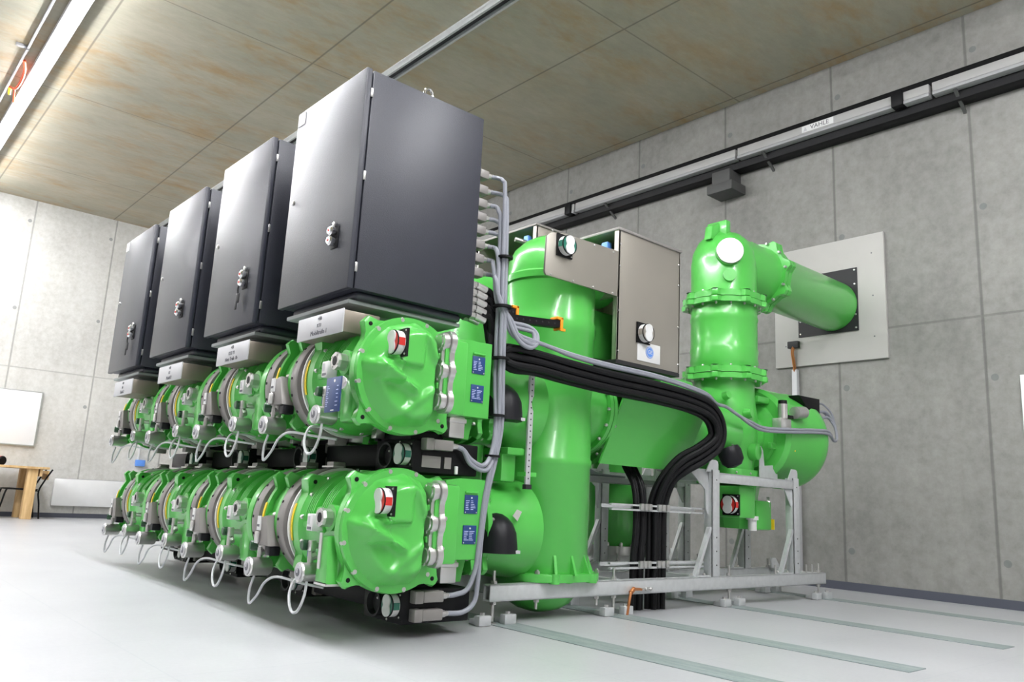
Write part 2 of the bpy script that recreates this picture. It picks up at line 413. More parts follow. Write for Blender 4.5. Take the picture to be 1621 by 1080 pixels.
tag(b.done('cable_reel', loc=(1.96, 12.55, .685)), 'round black coil lying on the timber worktable', 'reel')
t = thing('wall_socket', 'small blue socket box with white conduit on the far wall', 'socket', (3.86, YW, .8))
MB('blue_light').box(3.80, 3.93, YW-.07, YW, .79, .885, .006).done('socket_box', t)
MB('white').box(3.825, 3.845, YW-.02, YW, .88, 1.5).done('conduit', t)

# ------------------------------------------------------------------ shared small assemblies
def indicator(parent, c, sz, band, facing='-y'):
    """white peanut faced position indicator on a black square plate"""
    c = Vector(c); r = sz*.5
    A, D = (Vector((1, 0, 0)), Vector((0, -1, 0))) if facing == '-y' else (Vector((0, -1, 0)), Vector((-1, 0, 0)))
    Z = Vector((0, 0, 1))
    def pt(a, d, h): return c+A*a+D*d+Z*h
    def slab(b, pts, d0, d1): return b.rings([[pt(p[0], d0, p[1]) for p in pts], [pt(p[0], d1, p[1]) for p in pts]])
    sq = lambda w, h: [(-w, -h), (w, -h), (w, h), (-w, h)]
    p = MB('black'); slab(p, sq(r*1.04, r*1.1), -.004, .007)
    p.mat('bolt').screws([pt(r*.88, .007, r*.92), pt(r*.88, .007, -r*.92)], D, .004, .004)
    pl = p.done('indicator', parent)
    MB('white').lathe([(0, r*.95), (.030, r*.95)], pt(0, .007, 0), D, 32).done('indicator_body', pl)
    b = MB(band); slab(b, sq(r*.965, r*.30), .010, .0372).done('indicator_window', pl)
    b = MB('black').lathe([(0, r*.97), (.003, r*.97), (.003, r*.86)], pt(0, .037, 0), D, 32)
    b.mat(band).lathe([(0, r*.86), (.004, r*.86)], pt(0, .037, 0), D, 32)
    b.mat('white')
    pts = []
    for i in range(48):
        t = 2*pi*i/48; rr = r*(.64+.28*math.cos(2*t)); pts.append((rr*math.sin(t)*1.25, rr*math.cos(t)))
    slab(b, pts, .040, .046)
    b.done('indicator_face', pl)
    return pl
def ears(R, Re, ang, w, n=96):
    out = []
    for i in range(n):
        a = 2*pi*i/n; r = R
        for e in ang:
            d = abs((a-e+pi) % (2*pi)-pi)
            if d < w: r = max(r, min(Re, (R+ (Re-R)*min(1, (w-d)/(w*.35)))))
        out.append((a, r))
    return out
EAR = [pi/4, 3*pi/4, 5*pi/4, 7*pi/4]
def plate_y(b, xc, zc, prof, y0, y1, bev=.004):
    poly = [(xc+r*math.sin(a), zc+r*math.cos(a)) for a, r in prof]
    return b.prism(poly, 'y', y0, y1, bev)
def plate_x(b, yc, zc, prof, x0, x1, bev=.004):
    poly = [(yc+r*math.sin(a), zc+r*math.cos(a)) for a, r in prof]
    return b.prism(poly, 'x', x0, x1, bev)
def plate_z(b, xc, yc, prof, z0, z1, bev=.004):
    poly = [(xc+r*math.sin(a), yc+r*math.cos(a)) for a, r in prof]
    return b.prism(poly, 'z', z0, z1, bev)

# ------------------------------------------------------------------ busbar modules
XC = 1.75
def gauge(t, x, y, z, ln=.10, r=.036):
    g = MB('alu').lathe([(0, r-.006), (0, r), (.008, r+.002), (.014, r-.001), (ln-.01, r-.001), (ln, r-.008)], (x, y, z), (1, 0, 0), 28)
    g.mat('bolt').cyl((x+ln*.5, y+.005, z+r*.8), (x+ln*.5, y+.005, z+r+.04), .011, n=12).cyl((x+ln*.5, y+.005, z+r+.02), (x+ln*.5+.02, y+.005, z+r+.026), .017, n=8)
    g = g.done('gas_gauge', t)
    MB('label_grey').lathe([(0, r*.82), (-.003, r*.82)], (x-.0005, y, z), (1, 0, 0), 24).mat('text_dark').lathe([(0, r*.42), (-.002, r*.42)], (x-.0035, y, z), (1, 0, 0), 20).mat('white').box(x-.007, x-.005, y-.003, y+.003, z-.002, z+r*.38).done('gauge_face', g)
    return g
def make_module(zc, up):
    t = thing('busbar_module', '', 'switchgear module', (XC, YB, zc), 'green busbar modules in two tiers')
    # housing: body with rear flange, ribs, bosses and the nozzle towards the breaker tank
    b = MB('green')
    b.lathe([(2.645, .20), (2.645, .232), (2.665, .236), (2.69, .236), (2.70, .228), (2.705, .208), (2.74, .200), (2.99, .200), (3.02, .208), (3.045, .225)], (XC, 0, zc), (0, 1, 0), 56)
    for y0, n in ((2.80, 5), (2.925, 5)):
        for i in range(n):
            y = y0+i*.0155
            b.lathe([(y, .198), (y+.002, .224), (y+.006, .224), (y+.007, .198)], (XC, 0, zc), (0, 1, 0), 26, a0=math.radians(-82), a1=math.radians(6))
    # bosses on the front
    b.lathe([(0, .050), (.045, .046), (.05, .04)], (XC-.22, 2.775, zc+.035), (1, 0, 0), 24)
    b.box(XC-.215, XC-.14, 2.84, 2.93, zc-.03, zc+.075, .02)
    b.box(XC-.21, XC-.15, 2.70, 2.80, zc-.20, zc-.03, .012)
    b.box(XC-.212, XC-.15, 2.95, 3.05, zc-.012, zc+.012, .006)
    b.box(XC-.175, XC-.10, 2.84, 2.92, zc-.18, zc-.10, .015)
    b.cyl((XC-.02, 2.90, zc+.18), (XC-.02, 2.90, zc+.225), .022)
    # nozzle to the tank
    b.lathe([(0, .19), (.40, .19), (.43, .20), (.55, .205)], (XC, 3.06, zc), (1, 0, 0), 48)
    b.done('housing', t)
    b = MB('green')
    fl = ears(.225, .268, EAR, .16)
    plate_y(b, XC, zc, fl, 3.045, 3.115, .006)
    for a, _ in [(pi/4, 0), (7*pi/4, 0)]:
        pass
    b.mat('bolt').bolts((XC, 3.045, zc), (0, -1, 0), .213, 14, .011, .016, a0=.1)
    b.mat('black').screws([(XC+.238*math.sin(a), 3.0445, zc+.238*math.cos(a)) for a in EAR], (0, -1, 0), .009, .002)
    b.mat('white').lathe([(3.115, .21), (3.115, .235), (3.127, .235), (3.127, .21)], (XC, 0, zc), (0, 1, 0), 56)
    b.done('flange', t)
    MB('yellow').lathe([(3.098, .2255), (3.098, .2285), (3.113, .2285), (3.113, .2255)], (XC, 0, zc), (0, 1, 0), 12, a0=math.radians(-108), a1=math.radians(-70)).done('caution_label', t)
    # two grey compensator rings and the green ring between them
    for y0 in (3.127, 3.405):
        b = MB('ring_grey')
        b.lathe([(y0, .19), (y0, .205), (y0+.045, .205), (y0+.05, .232), (y0+.058, .236), (y0+.112, .236), (y0+.12, .232), (y0+.12, .19)], (XC, 0, zc), (0, 1, 0), 56)
        b.box(XC-.03, XC+.03, y0+.05, y0+.12, zc+.225, zc+.262, .004).box(XC-.03, XC+.03, y0+.05, y0+.12, zc-.262, zc-.225, .004)
        b.mat('dark_steel')
        for i in range(10):
            a = math.radians(200+i*18); d = Vector((math.sin(a), 0, math.cos(a)))
            p = Vector((XC, y0+.098, zc))+d*.2345; b.lathe([(0, .006), (.005, .006)], p, d, 8)
        b.mat('bolt').box(XC-.05, XC+.0, y0+.01, y0+.12, zc+.236, zc+.243)
        b.done('compensator_ring', t)
    b = MB('green')
    fl = ears(.232, .278, [7*pi/4, pi/4, 5*pi/4, 3*pi/4], .11)
    plate_y(b, XC, zc, fl, 3.247, 3.275, .005); plate_y(b, XC, zc, fl, 3.377, 3.405, .005)
    b.lathe([(3.27, .208), (3.38, .208)], (XC, 0, zc), (0, 1, 0), 48)
    b.box(XC-.222, XC-.15, 3.265, 3.385, zc-.10, zc+.03, .012)
    b.mat('yellow').lathe([(3.388, .233), (3.388, .2365), (3.404, .2365), (3.404, .233)], (XC, 0, zc), (0, 1, 0), 10, a0=math.radians(-105), a1=math.radians(-72))
    b.mat('bolt').bolts((XC, 3.305, zc), (0, -1, 0), .222, 10, .010, .03, a0=.2)
    b.done('intermediate_ring', t)
    # things on the front
    b = MB('alu').lathe([(0, .020), (0, .036), (.012, .037), (.016, .034), (.045, .034)], (XC-.262, 2.775, zc+.035), (1, 0, 0), 8)
    b.mat('black').lathe([(-.001, .019), (-.0015, .004)], (XC-.262, 2.775, zc+.035), (1, 0, 0), 20)
    b.mat('bolt').screws([(XC-.262, 2.775+.028*math.cos(a), zc+.035+.028*math.sin(a)) for a in (.6, 2.2, 3.7, 5.3)], (-1, 0, 0), .005, .004)
    b.done('viewing_port', t)
    b = MB('white').box(XC-.255, XC-.20, 2.85, 2.90, zc-.02, zc+.045, .004)
    b.mat('text_dark').box(XC-.2565, XC-.254, 2.858, 2.89, zc-.014, zc-.004).mat('label_grey').box(XC-.2562, XC-.254, 2.873, 2.892, zc+.004, zc+.036)
    b.done('valve_tag', t)
    b = MB('dark_green').lathe([(0, .016), (.004, .020), (.028, .020), (.03, .016)], (XC-.265, 2.905, zc-.075), (1, 0, 0), 14)
    b.mat('alu').cyl((XC-.245, 2.90, zc-.075), (XC-.16, 2.88, zc-.075), .012).box(XC-.25, XC-.225, 2.855, 2.885, zc-.095, zc-.055, .004)
    b.mat('blue').box(XC-.225, XC-.22, 2.885, 2.935, zc-.12, zc-.06)
    b.done('filling_valve', t)
    gauge(t, XC-.285, 2.865, zc-.172, .09)
    MB('cable_white').tube([(XC-.25, 2.86, zc-.205), (XC-.26, 2.85, zc-.26), (XC-.27, 2.875, zc-.315), (XC-.27, 2.93, zc-.32), (XC-.26, 2.985, zc-.27), (XC-.235, 3.0, zc-.215), (XC-.17, 3.03, zc-.205), (XC-.10, 3.02, zc-.215)], .0055, 8).done('gauge_cable', t)
    b = MB('ring_grey').prism([(3.245, zc-.105), (3.37, zc-.105), (3.355, zc+.01), (3.29, zc+.02)], 'x', XC-.262, XC-.19, .005)
    b.mat('rubber').box(XC-.25, XC-.20, 3.25, 3.30, zc-.145, zc-.105, .006).mat('bolt').cyl((XC-.23, 3.35, zc-.135), (XC-.23, 3.35, zc-.10), .016)
    br = b.done('gauge_bracket', t)
    b = MB('white').box(XC-.268, XC-.262, 3.335, 3.37, zc-.045, zc+.015).mat('alu').box(XC-.275, XC-.262, 3.335, 3.37, zc-.10, zc-.05, .004)
    b.mat('text_dark').box(XC-.2695, XC-.2675, 3.342, 3.365, zc-.03, zc-.02)
    b.done('gauge_tag', br)
    MB('dark_green').lathe([(0, .018), (.006, .022), (.03, .022), (.034, .018)], (XC-.275, 3.405, zc-.112), (.8, -.2, 0), 14).mat('alu').cyl((XC-.25, 3.395, zc-.112), (XC-.22, 3.36, zc-.11), .011).done('shutoff_valve', br)
    gauge(t, XC-.30, 3.345, zc-.195, .10, .039)
    MB('cable_white').tube([(XC-.26, 3.36, zc-.235), (XC-.27, 3.37, zc-.29), (XC-.27, 3.36, zc-.345), (XC-.26, 3.31, zc-.31), (XC-.25, 3.26, zc-.25), (XC-.22, 3.21, zc-.225), (XC-.16, 3.10, zc-.24), (XC-.1, 3.02, zc-.25)], .0055, 8).done('gauge_cable', t)
    # drive box with two blue plates at the right side
    b = MB('green')
    b.prism([(2.02, zc-.12), (2.225, zc-.12), (2.225, zc+.215), (2.10, zc+.215), (2.02, zc+.205)], 'y', 2.735, 2.95, .006)
    b.prism([(1.93, zc-.12), (2.03, zc-.12), (2.03, zc+.185), (1.93, zc+.175)], 'y', 2.775, 2.95, .006)
    b.box(1.94, 2.045, 2.768, 2.80, zc+.075, zc+.10, .004).box(2.12, 2.185, 2.727, 2.74, zc+.155, zc+.163, .002)
    b.prism([(2.05, zc-.215), (2.17, zc-.215), (2.19, zc-.12), (2.03, zc-.12)], 'y', 2.80, 2.96, .006)
    b.mat('text_dark').box(1.945, 2.035, 2.7665, 2.769, zc+.068, zc+.076)
    d = b.done('drive_box', t)
    for z0, z1 in ((.07, .148), (-.055, .022)):
        b = MB('blue').box(2.118, 2.187, 2.7315, 2.7352, zc+z0, zc+z1, .0015)
        b.mat('white').screws([(2.153, 2.7315, zc+z1-.012)], (0, -1, 0), .004, .001)
        b.mat('text_blue')
        rr = random.Random(z0)
        for k in range(6):
            zz = zc+z1-.026-k*.007
            b.box(2.124, 2.124+.012+.012*rr.random(), 2.7308, 2.7316, zz, zz+.003); b.box(2.15, 2.158+.02*rr.random(), 2.7308, 2.7316, zz, zz+.003)
        b.mat('bolt').screws([(2.124, 2.7315, zc+z0+.006), (2.181, 2.7315, zc+z0+.006)], (0, -1, 0), .003, .001)
        b.done('rating_plate', d)
    b = MB('alu').box(2.035, 2.115, 2.755, 2.83, zc-.215, zc-.12, .006).box(2.03, 2.12, 2.75, 2.835, zc-.15, zc-.13, .004).done('plug_connector', t)
    # flange pair on the nozzle and the black hood
    b = MB('green'); fx = ears(.215, .262, EAR, .15)
    plate_x(b, 3.06, zc, fx, 2.27, 2.295, .005); plate_x(b, 3.06, zc, fx, 2.335, 2.36, .005)
    b.mat('bolt').bolts((2.36, 3.06, zc), (1, 0, 0), .207, 14, .009, .014).bolts((2.27, 3.06, zc), (-1, 0, 0), .207, 14, .009, .014)
    b.done('nozzle_flange', t)
    b = MB('rubber')
    pts = [(2.335+.083+.083*math.cos(a), zc-.0+.035*0+.06*math.sin(a)) for a in [pi*i/14 for i in range(15)]]
    pr = [(-.10, .100, .115), (-.06, .098, .112), (-.01, .092, .104), (.03, .076, .084), (.055, .054, .056), (.07, .030, .03), (.075, .004, .004)]
    b.rings([[(2.417+rx*math.cos(pi+pi*i/20), 2.90+ry*math.sin(pi+pi*i/20), zc+dz) for i in range(21)] for dz, rx, ry in pr])
    b.mat('black').prism([(2.417+(.092)*math.cos(pi*i/12), zc-.02+.078*math.sin(pi*i/12)) for i in range(13)], 'y', 2.885, 2.90, .002)
    b.mat('bolt').screws([(2.417+.085*math.cos(a), 2.885, zc-.02+.071*math.sin(a)) for a in (.35, 1.0, 1.57, 2.2, 2.85)], (0, -1, 0), .005, .006)
    b.mat('label_grey').box(2.425, 2.485, 2.797, 2.815, zc-.099, zc-.085)
    b.done('vent_hood', t)
    return t
def end_cover(t, zc, plate):
    b = MB('green')
    cv = ears(.236, .285, EAR, .14)
    plate_y(b, XC, zc, cv, 2.66, 2.697, .006)
    # domed casting with lobes
    nr, na = 30, 112; R = .228
    def st(v): v = max(0, min(1, v)); return v*v*(3-2*v)
    def h(x, z):
        r = math.hypot(x, z); v = .078*st((R-r)/.075)
        rim = st((R-r)/.03)
        # platform that carries the indicator, square boss at the left
        v += .020*st((.075-abs(x+.045))/.02)*st((.085-abs(z-.105))/.02)*rim
        v += .030*st((.058-abs(x+.125))/.014)*st((.050-abs(z-.0))/.014)*st((R-r)/.05)
        # web towards the lower left, hollow below it, fold to the upper right
        d = (x+.02)*.40+(z+.055)*.917; v += .034*math.exp(-(d/.018)**2)*st((.03-x)/.06)*rim
        d = (x+.03)*.80+(z+.10)*.60; v -= .012*math.exp(-(d/.035)**2)*st((.12-abs(x+.06))/.05)*rim
        d = (x-.03)*.64-(z+.09)*.77; v += .013*math.exp(-(d/.018)**2)*st((-.02-z)/.05)*rim
        d = (x-.05)*.9+(z-.13)*.43; v += .022*math.exp(-(d/.018)**2)*st((z-.03)/.05)*rim
        return v*st((.118-x)/.04)
    rs = []
    for i in range(nr+1):
        r = R*(1-i/nr)
        r = max(r, .002)
        rs.append([(XC+r*math.sin(2*pi*k/na), 2.66-h(r*math.sin(2*pi*k/na), r*math.cos(2*pi*k/na)), zc+r*math.cos(2*pi*k/na)) for k in range(na)])
    b.rings(rs, cap0=False)
    b.mat('bolt').bolts((XC, 2.66, zc), (0, -1, 0), .224, 12, .012, .016, a0=.22)
    b.mat('black').screws([(XC+r_*math.sin(a), 2.6595, zc+r_*math.cos(a)) for a, r_ in [(e, .258) for e in EAR]+[(4.55, .222), (2.8, .225)]], (0, -1, 0), .009, .002)
    c = b.done('end_cover', t, ang=50)
    # indicator, silver link, marking strip
    indicator(t, (XC-.088, 2.578, zc+.108), .100, 'red', '-x')
    lob = [.150, .030, -.090]; yl = 2.602
    N = 60; zz = [.196-.334*i/N for i in range(N+1)]
    def outline(rl, neck):
        def wv(z): return max([math.sqrt(max(1e-9, rl**2-(z-l)**2)) if abs(z-l) < rl else 0 for l in lob]+[neck if lob[2] < z < lob[0] else 0])
        zs = [lob[0]+rl-(lob[0]-lob[2]+2*rl)*i/N for i in range(1, N)]
        return [(yl-wv(z), zc+z) for z in zs]+[(yl+wv(z), zc+z) for z in reversed(zs)]
    b = MB('alu').prism(outline(.052, .036), 'x', 1.884, 1.908, .003).prism(outline(.041, .022), 'x', 1.854, 1.882, .005)
    for l in lob: b.lathe([(0, .030), (.004, .026)], (1.854, yl, zc+l), (-1, 0, 0), 20)
    b.mat('bolt').screws([(1.854, yl+sy, zc+l+sz) for l in lob for sy, sz in ((.024, .022), (-.024, .022), (0, -.033))], (-1, 0, 0), .006, .005)
    b.mat('green').box(1.849, 1.886, yl-.010, yl+.010, zc+.078, zc+.102, .003).box(1.849, 1.886, yl-.010, yl+.010, zc-.042, zc-.018, .003).box(1.868, 1.888, yl-.03, yl-.012, zc-.09, zc+.15, .003)
    b.done('drive_linkage', t)
    MB('green').box(1.905, 2.04, 2.655, 2.80, zc-.13, zc+.185, .012).done('linkage_block', t)
    MB('label_grey').box(1.715, 1.80, 2.635, 2.64, zc-.168, zc-.162).box(1.74, 1.765, 2.633, 2.64, zc-.172, zc-.158).done('marking_strip', t)
    if plate:
        b = MB('blue').box(XC-.278, XC-.273, 2.672, 2.795, zc-.17, zc-.035, .002)
        b.mat('white').screws([(XC-.278, 2.725, zc-.05)], (-1, 0, 0), .006, .001).box(XC-.2788, XC-.2775, 2.715, 2.74, zc-.165, zc-.161)
        b.mat('text_blue')
        rr = random.Random(7)
        for k in range(11):
            zz = zc-.072-k*.0075; b.box(XC-.2788, XC-.2775, 2.784-.008-.022*rr.random(), 2.786, zz, zz+.0032)
            if k % 2 == 0: b.box(XC-.2788, XC-.2775, 2.69, 2.70+.012*rr.random(), zz, zz+.0032)
        pl = b.done('name_plate', t)
        MB('label_grey').prism([(2.672, zc-.085), (2.672, zc-.035), (2.645, zc-.047), (2.635, zc-.06), (2.645, zc-.075)], 'x', XC-.274, XC-.27).mat('bolt').screws([(XC-.274, 2.648, zc-.06)], (-1, 0, 0), .006, .004).done('plate_bracket', pl)
    else:
        b = MB('green').prism([(2.70, zc-.20), (2.80, zc-.20), (2.78, zc-.03), (2.72, zc-.03)], 'x', XC-.25, XC-.18, .01)
        b.mat('alu').box(XC-.255, XC-.25, 2.755, 2.775, zc-.15, zc-.02).box(XC-.25, XC-.16, 2.70, 2.80, zc-.208, zc-.2)
        b.done('sensor_cover', t)
ORD = ['nearest the camera', 'second from the near end', 'third from the near end', 'at the far end of the row']
ZU, ZL = 1.018, .420
tiers = []; SW = {ZU: 2.2, ZL: 2.8}
for zc, tier, up in ((ZU, 'upper', True), (ZL, 'lower', False)):
    m0 = make_module(zc, up)
    m0['label'] = 'green %s tier busbar module with the red banded end cover' % tier
    for k in (1, 2, 3):
        c = dup(m0, k, 'green %s tier busbar module with silver gauges, %s' % (tier, ORD[k])); swing(c, SW[zc])
        if k == 3:
            rr = [x for x in c.children if x.name.startswith('compensator_ring')]
            bpy.data.objects.remove(rr[-1])
    end_cover(m0, zc, up)
    tiers.append((m0, zc))

# ------------------------------------------------------------------ black motor drives under the busbars
def make_drive(z, two):
    t = thing('motor_drive', '', 'motor drive', (1.88, 2.85, z-.09), 'black motor drives under the busbars')
    b = MB('black').box(1.862, 2.20, 2.745, 3.03, z-.075, z+.058, .006).box(2.10, 2.24, 2.86, 2.98, z-.07, z+.04, .006)
    b.box(1.88, 2.05, 2.80, 3.03, z+.05, z+.10, .006).box(1.93, 2.10, 3.02, 3.60, z-.05, z+.05, .006)
    b.mat('dark_steel').lathe([(0, .034), (0, .054), (.03, .054), (.03, .046), (.004, .040)], (1.862, 2.912, z-.008), (-1, 0, 0), 28)
    b.mat('bolt').screws([(1.862, 2.845, z+.048), (1.862, 2.845, z-.065), (1.85, 2.905, z+.01)], (-1, 0, 0), .005, .004)
    b.done('drive_housing', t)
    indicator(t, (1.862, 2.79, z-.004), .092, 'teal', '-x')
    rows = (.032, -.038) if two else (.042,)
    for dz in rows:
        b = MB('ring_grey').box(1.895, 1.935, 2.70, 2.745, z+dz-.025, z+dz+.025, .005).box(1.935, 2.035, 2.702, 2.745, z+dz-.022, z+dz+.022, .006)
        b.mat('alu').cyl((2.035, 2.722, z+dz), (2.055, 2.724, z+dz), .014, n=8).cyl((2.055, 2.724, z+dz), (2.072, 2.728, z+dz), .011, n=10)
        b.done('plug_connector', t)
    if not two:
        MB('ring_grey').box(1.905, 2.0, 2.741, 2.746, z-.052, z-.004).box(2.02, 2.055, 2.741, 2.746, z-.052, z-.004).done('rating_plate', t)
        MB('white').box(2.075, 2.09, 2.735, 2.746, z-.072, z-.038, .003).done('seal_tag', t)
        MB('rubber').box(1.845, 1.865, 3.0, 3.02, z+.055, z+.09).mat('alu').box(1.83, 1.875, 2.99, 3.03, z+.065, z+.11, .003).done('sensor_plug', t)
    return t
for z, tier in ((.722, 'between the two busbar tiers'), (.128, 'below the lower busbar tier')):
    d0 = make_drive(z, tier.startswith('below'))
    d0['label'] = 'black motor drive with grey cables plugged in, %s' % tier
    for k in (1, 2, 3):
        c = dup(d0, k, 'black motor drive %s, %s' % (tier, ORD[k])); swing(c, 2.5)

# ------------------------------------------------------------------ control cabinets
CX0, CX1, CY0, CY1, CZ0, CZ1 = 1.50, 2.136, 2.76, 3.385, 1.352, 2.305
def make_cabinet():
    t = thing('control_cabinet', '', 'cabinet', ((CX0+CX1)/2, (CY0+CY1)/2, 1.26), 'charcoal control cabinets in a row')
    MB('charcoal').box(CX0+.034, CX1, CY0+.002, CY1-.002, CZ0, CZ1, .006).done('body', t)
    d = MB('charcoal').box(CX0, CX0+.028, CY0, CY1, CZ0-.004, CZ1+.002, .005)
    d.mat('rubber').box(CX0+.028, CX0+.034, CY0+.012, CY1-.012, CZ0+.01, CZ1-.01)
    d = d.done('door', t)
    b = MB('black').box(CX0-.006, CX0+.001, 2.868, 2.925, 1.535, 1.63, .003)
    b.mat('chrome')
    for z in (1.605, 1.563): b.lathe([(0, .017), (.008, .021), (.024, .021), (.032, .014)], (CX0-.005, 2.892, z), (-1, 0, 0), 18)
    b.box(CX0-.02, CX0, 2.886, 2.90, 1.625, 1.648, .004)
    b.mat('red').lathe([(0, .007), (.002, .006)], (CX0-.037, 2.892, 1.605), (-1, 0, 0), 12).lathe([(0, .007), (.002, .006)], (CX0-.037, 2.892, 1.563), (-1, 0, 0), 12)
    b.done('lock_handle', d)
    MB('bolt').lathe([(0, .012), (.006, .012), (.010, .008)], (CX0, 3.33, 1.845), (-1, 0, 0), 12).done('quarter_turn_lock', d)
    for z in (1.44, 1.83, 2.2): MB('bolt').box(CX0+.026, CX0+.038, CY0-.003, CY0+.004, z-.02, z+.02, .002).done('hinge', d)
    b = MB('charcoal').box(CX0+.06, CX1-.04, CY0+.03, CY1-.03, CZ0-.035, CZ0+.002, .016, 3)
    b.mat('base_grey').box(CX0+.04, CX1-.03, CY0+.05, CY1-.02, CZ0-.052, CZ0-.034, .004)
    b.prism([(CX0+.07, CZ0-.05), (CX1-.1, CZ0-.05), (CX1-.16, CZ0-.12), (CX0+.16, CZ0-.12)], 'y', CY0+.17, CY1-.08, .004)
    b.done('base_frame', t)
    b = MB('chrome').lathe([(0, .018), (.008, .018), (.010, .009), (.02, .009)], (1.86, 2.83, CZ1), (0, 0, 1), 14)
    b.tube([(1.86+.022*math.sin(2*pi*i/16), 2.83, CZ1+.042+.026*-math.cos(2*pi*i/16)) for i in range(17)], .008, 8, 2)
    b.done('lifting_eye', t)
    # circuit name box under the front edge
    b = MB('tin').box(CX0+.004, CX0+.17, CY0+.012, CY0+.385, 1.172, 1.262, .004)
    b = b.done('name_box', t)
    MB('label_grey').box(CX0-.002, CX0+.006, CY0+.006, CY0+.392, 1.168, 1.266, .004).done('name_plate', b)
    return t
def cab_text(cab, lines):
    nb = [c for c in cab.children if c.name.startswith('name_box')][0]
    np_ = nb
    for i, (tx, sz) in enumerate(lines):
        text_mesh(tx, sz, (CX0-.003, cab.location.y-.006*0-.115, 1.247-i*.029), (0, -1, 0), (0, 0, 1), 'text_dark', 'lettering', np_)
def sticker(cab, k):
    y = cab.location.y
    d = [c for c in cab.children if c.name.startswith('door')][0]
    o = MB('white').box(CX0-.002, CX0+.001, y+.235, y+.303, 2.235, 2.297).done('sticker', d)
def keys(cab):
    y = cab.location.y-.195
    d = [c for c in cab.children if c.name.startswith('door')][0]
    b = MB('dark_steel').tube([(CX0-.03, y+.012, 1.563), (CX0-.03, y+.03, 1.53), (CX0-.025, y+.03, 1.50)], .004, 6).box(CX0-.03, CX0-.022, y+.015, y+.05, 1.46, 1.51, .004)
    b.box(CX0-.034, CX0-.028, y+.022, y+.042, 1.425, 1.47, .003)
    b.done('key', d)
cabs = [make_cabinet()]
cabs[0]['label'] = 'charcoal control cabinet with grey cables plugged into its back'
cl = ['charcoal control cabinet with keys hanging and Trafo name plate', 'charcoal control cabinet without sticker or keys, third in row', 'farthest charcoal control cabinet, keys hanging and white corner sticker']
for k in (1, 2, 3): cabs.append(dup(cabs[0], k, cl[k-1]))
for c, ln in zip(cabs, ([('+E0', .022), ('KT1', .022), ('Mobiltrafo 1', .028)], [('+E0', .022), ('KT2 T1', .024), ('Netz Trafo 1b', .026)], [('+E0', .022), ('K3', .022), ('Mobil 2', .028)], [('+E0', .022), ('K4', .022), ('Trafo 2', .028)])): cab_text(c, ln)
sticker(cabs[0], 0); sticker(cabs[3], 3); keys(cabs[1]); keys(cabs[3])

for k in (1, 2, 3): cabs[k].location.z -= .021*k
for m0, zc in tiers: swing(m0, SW[zc])

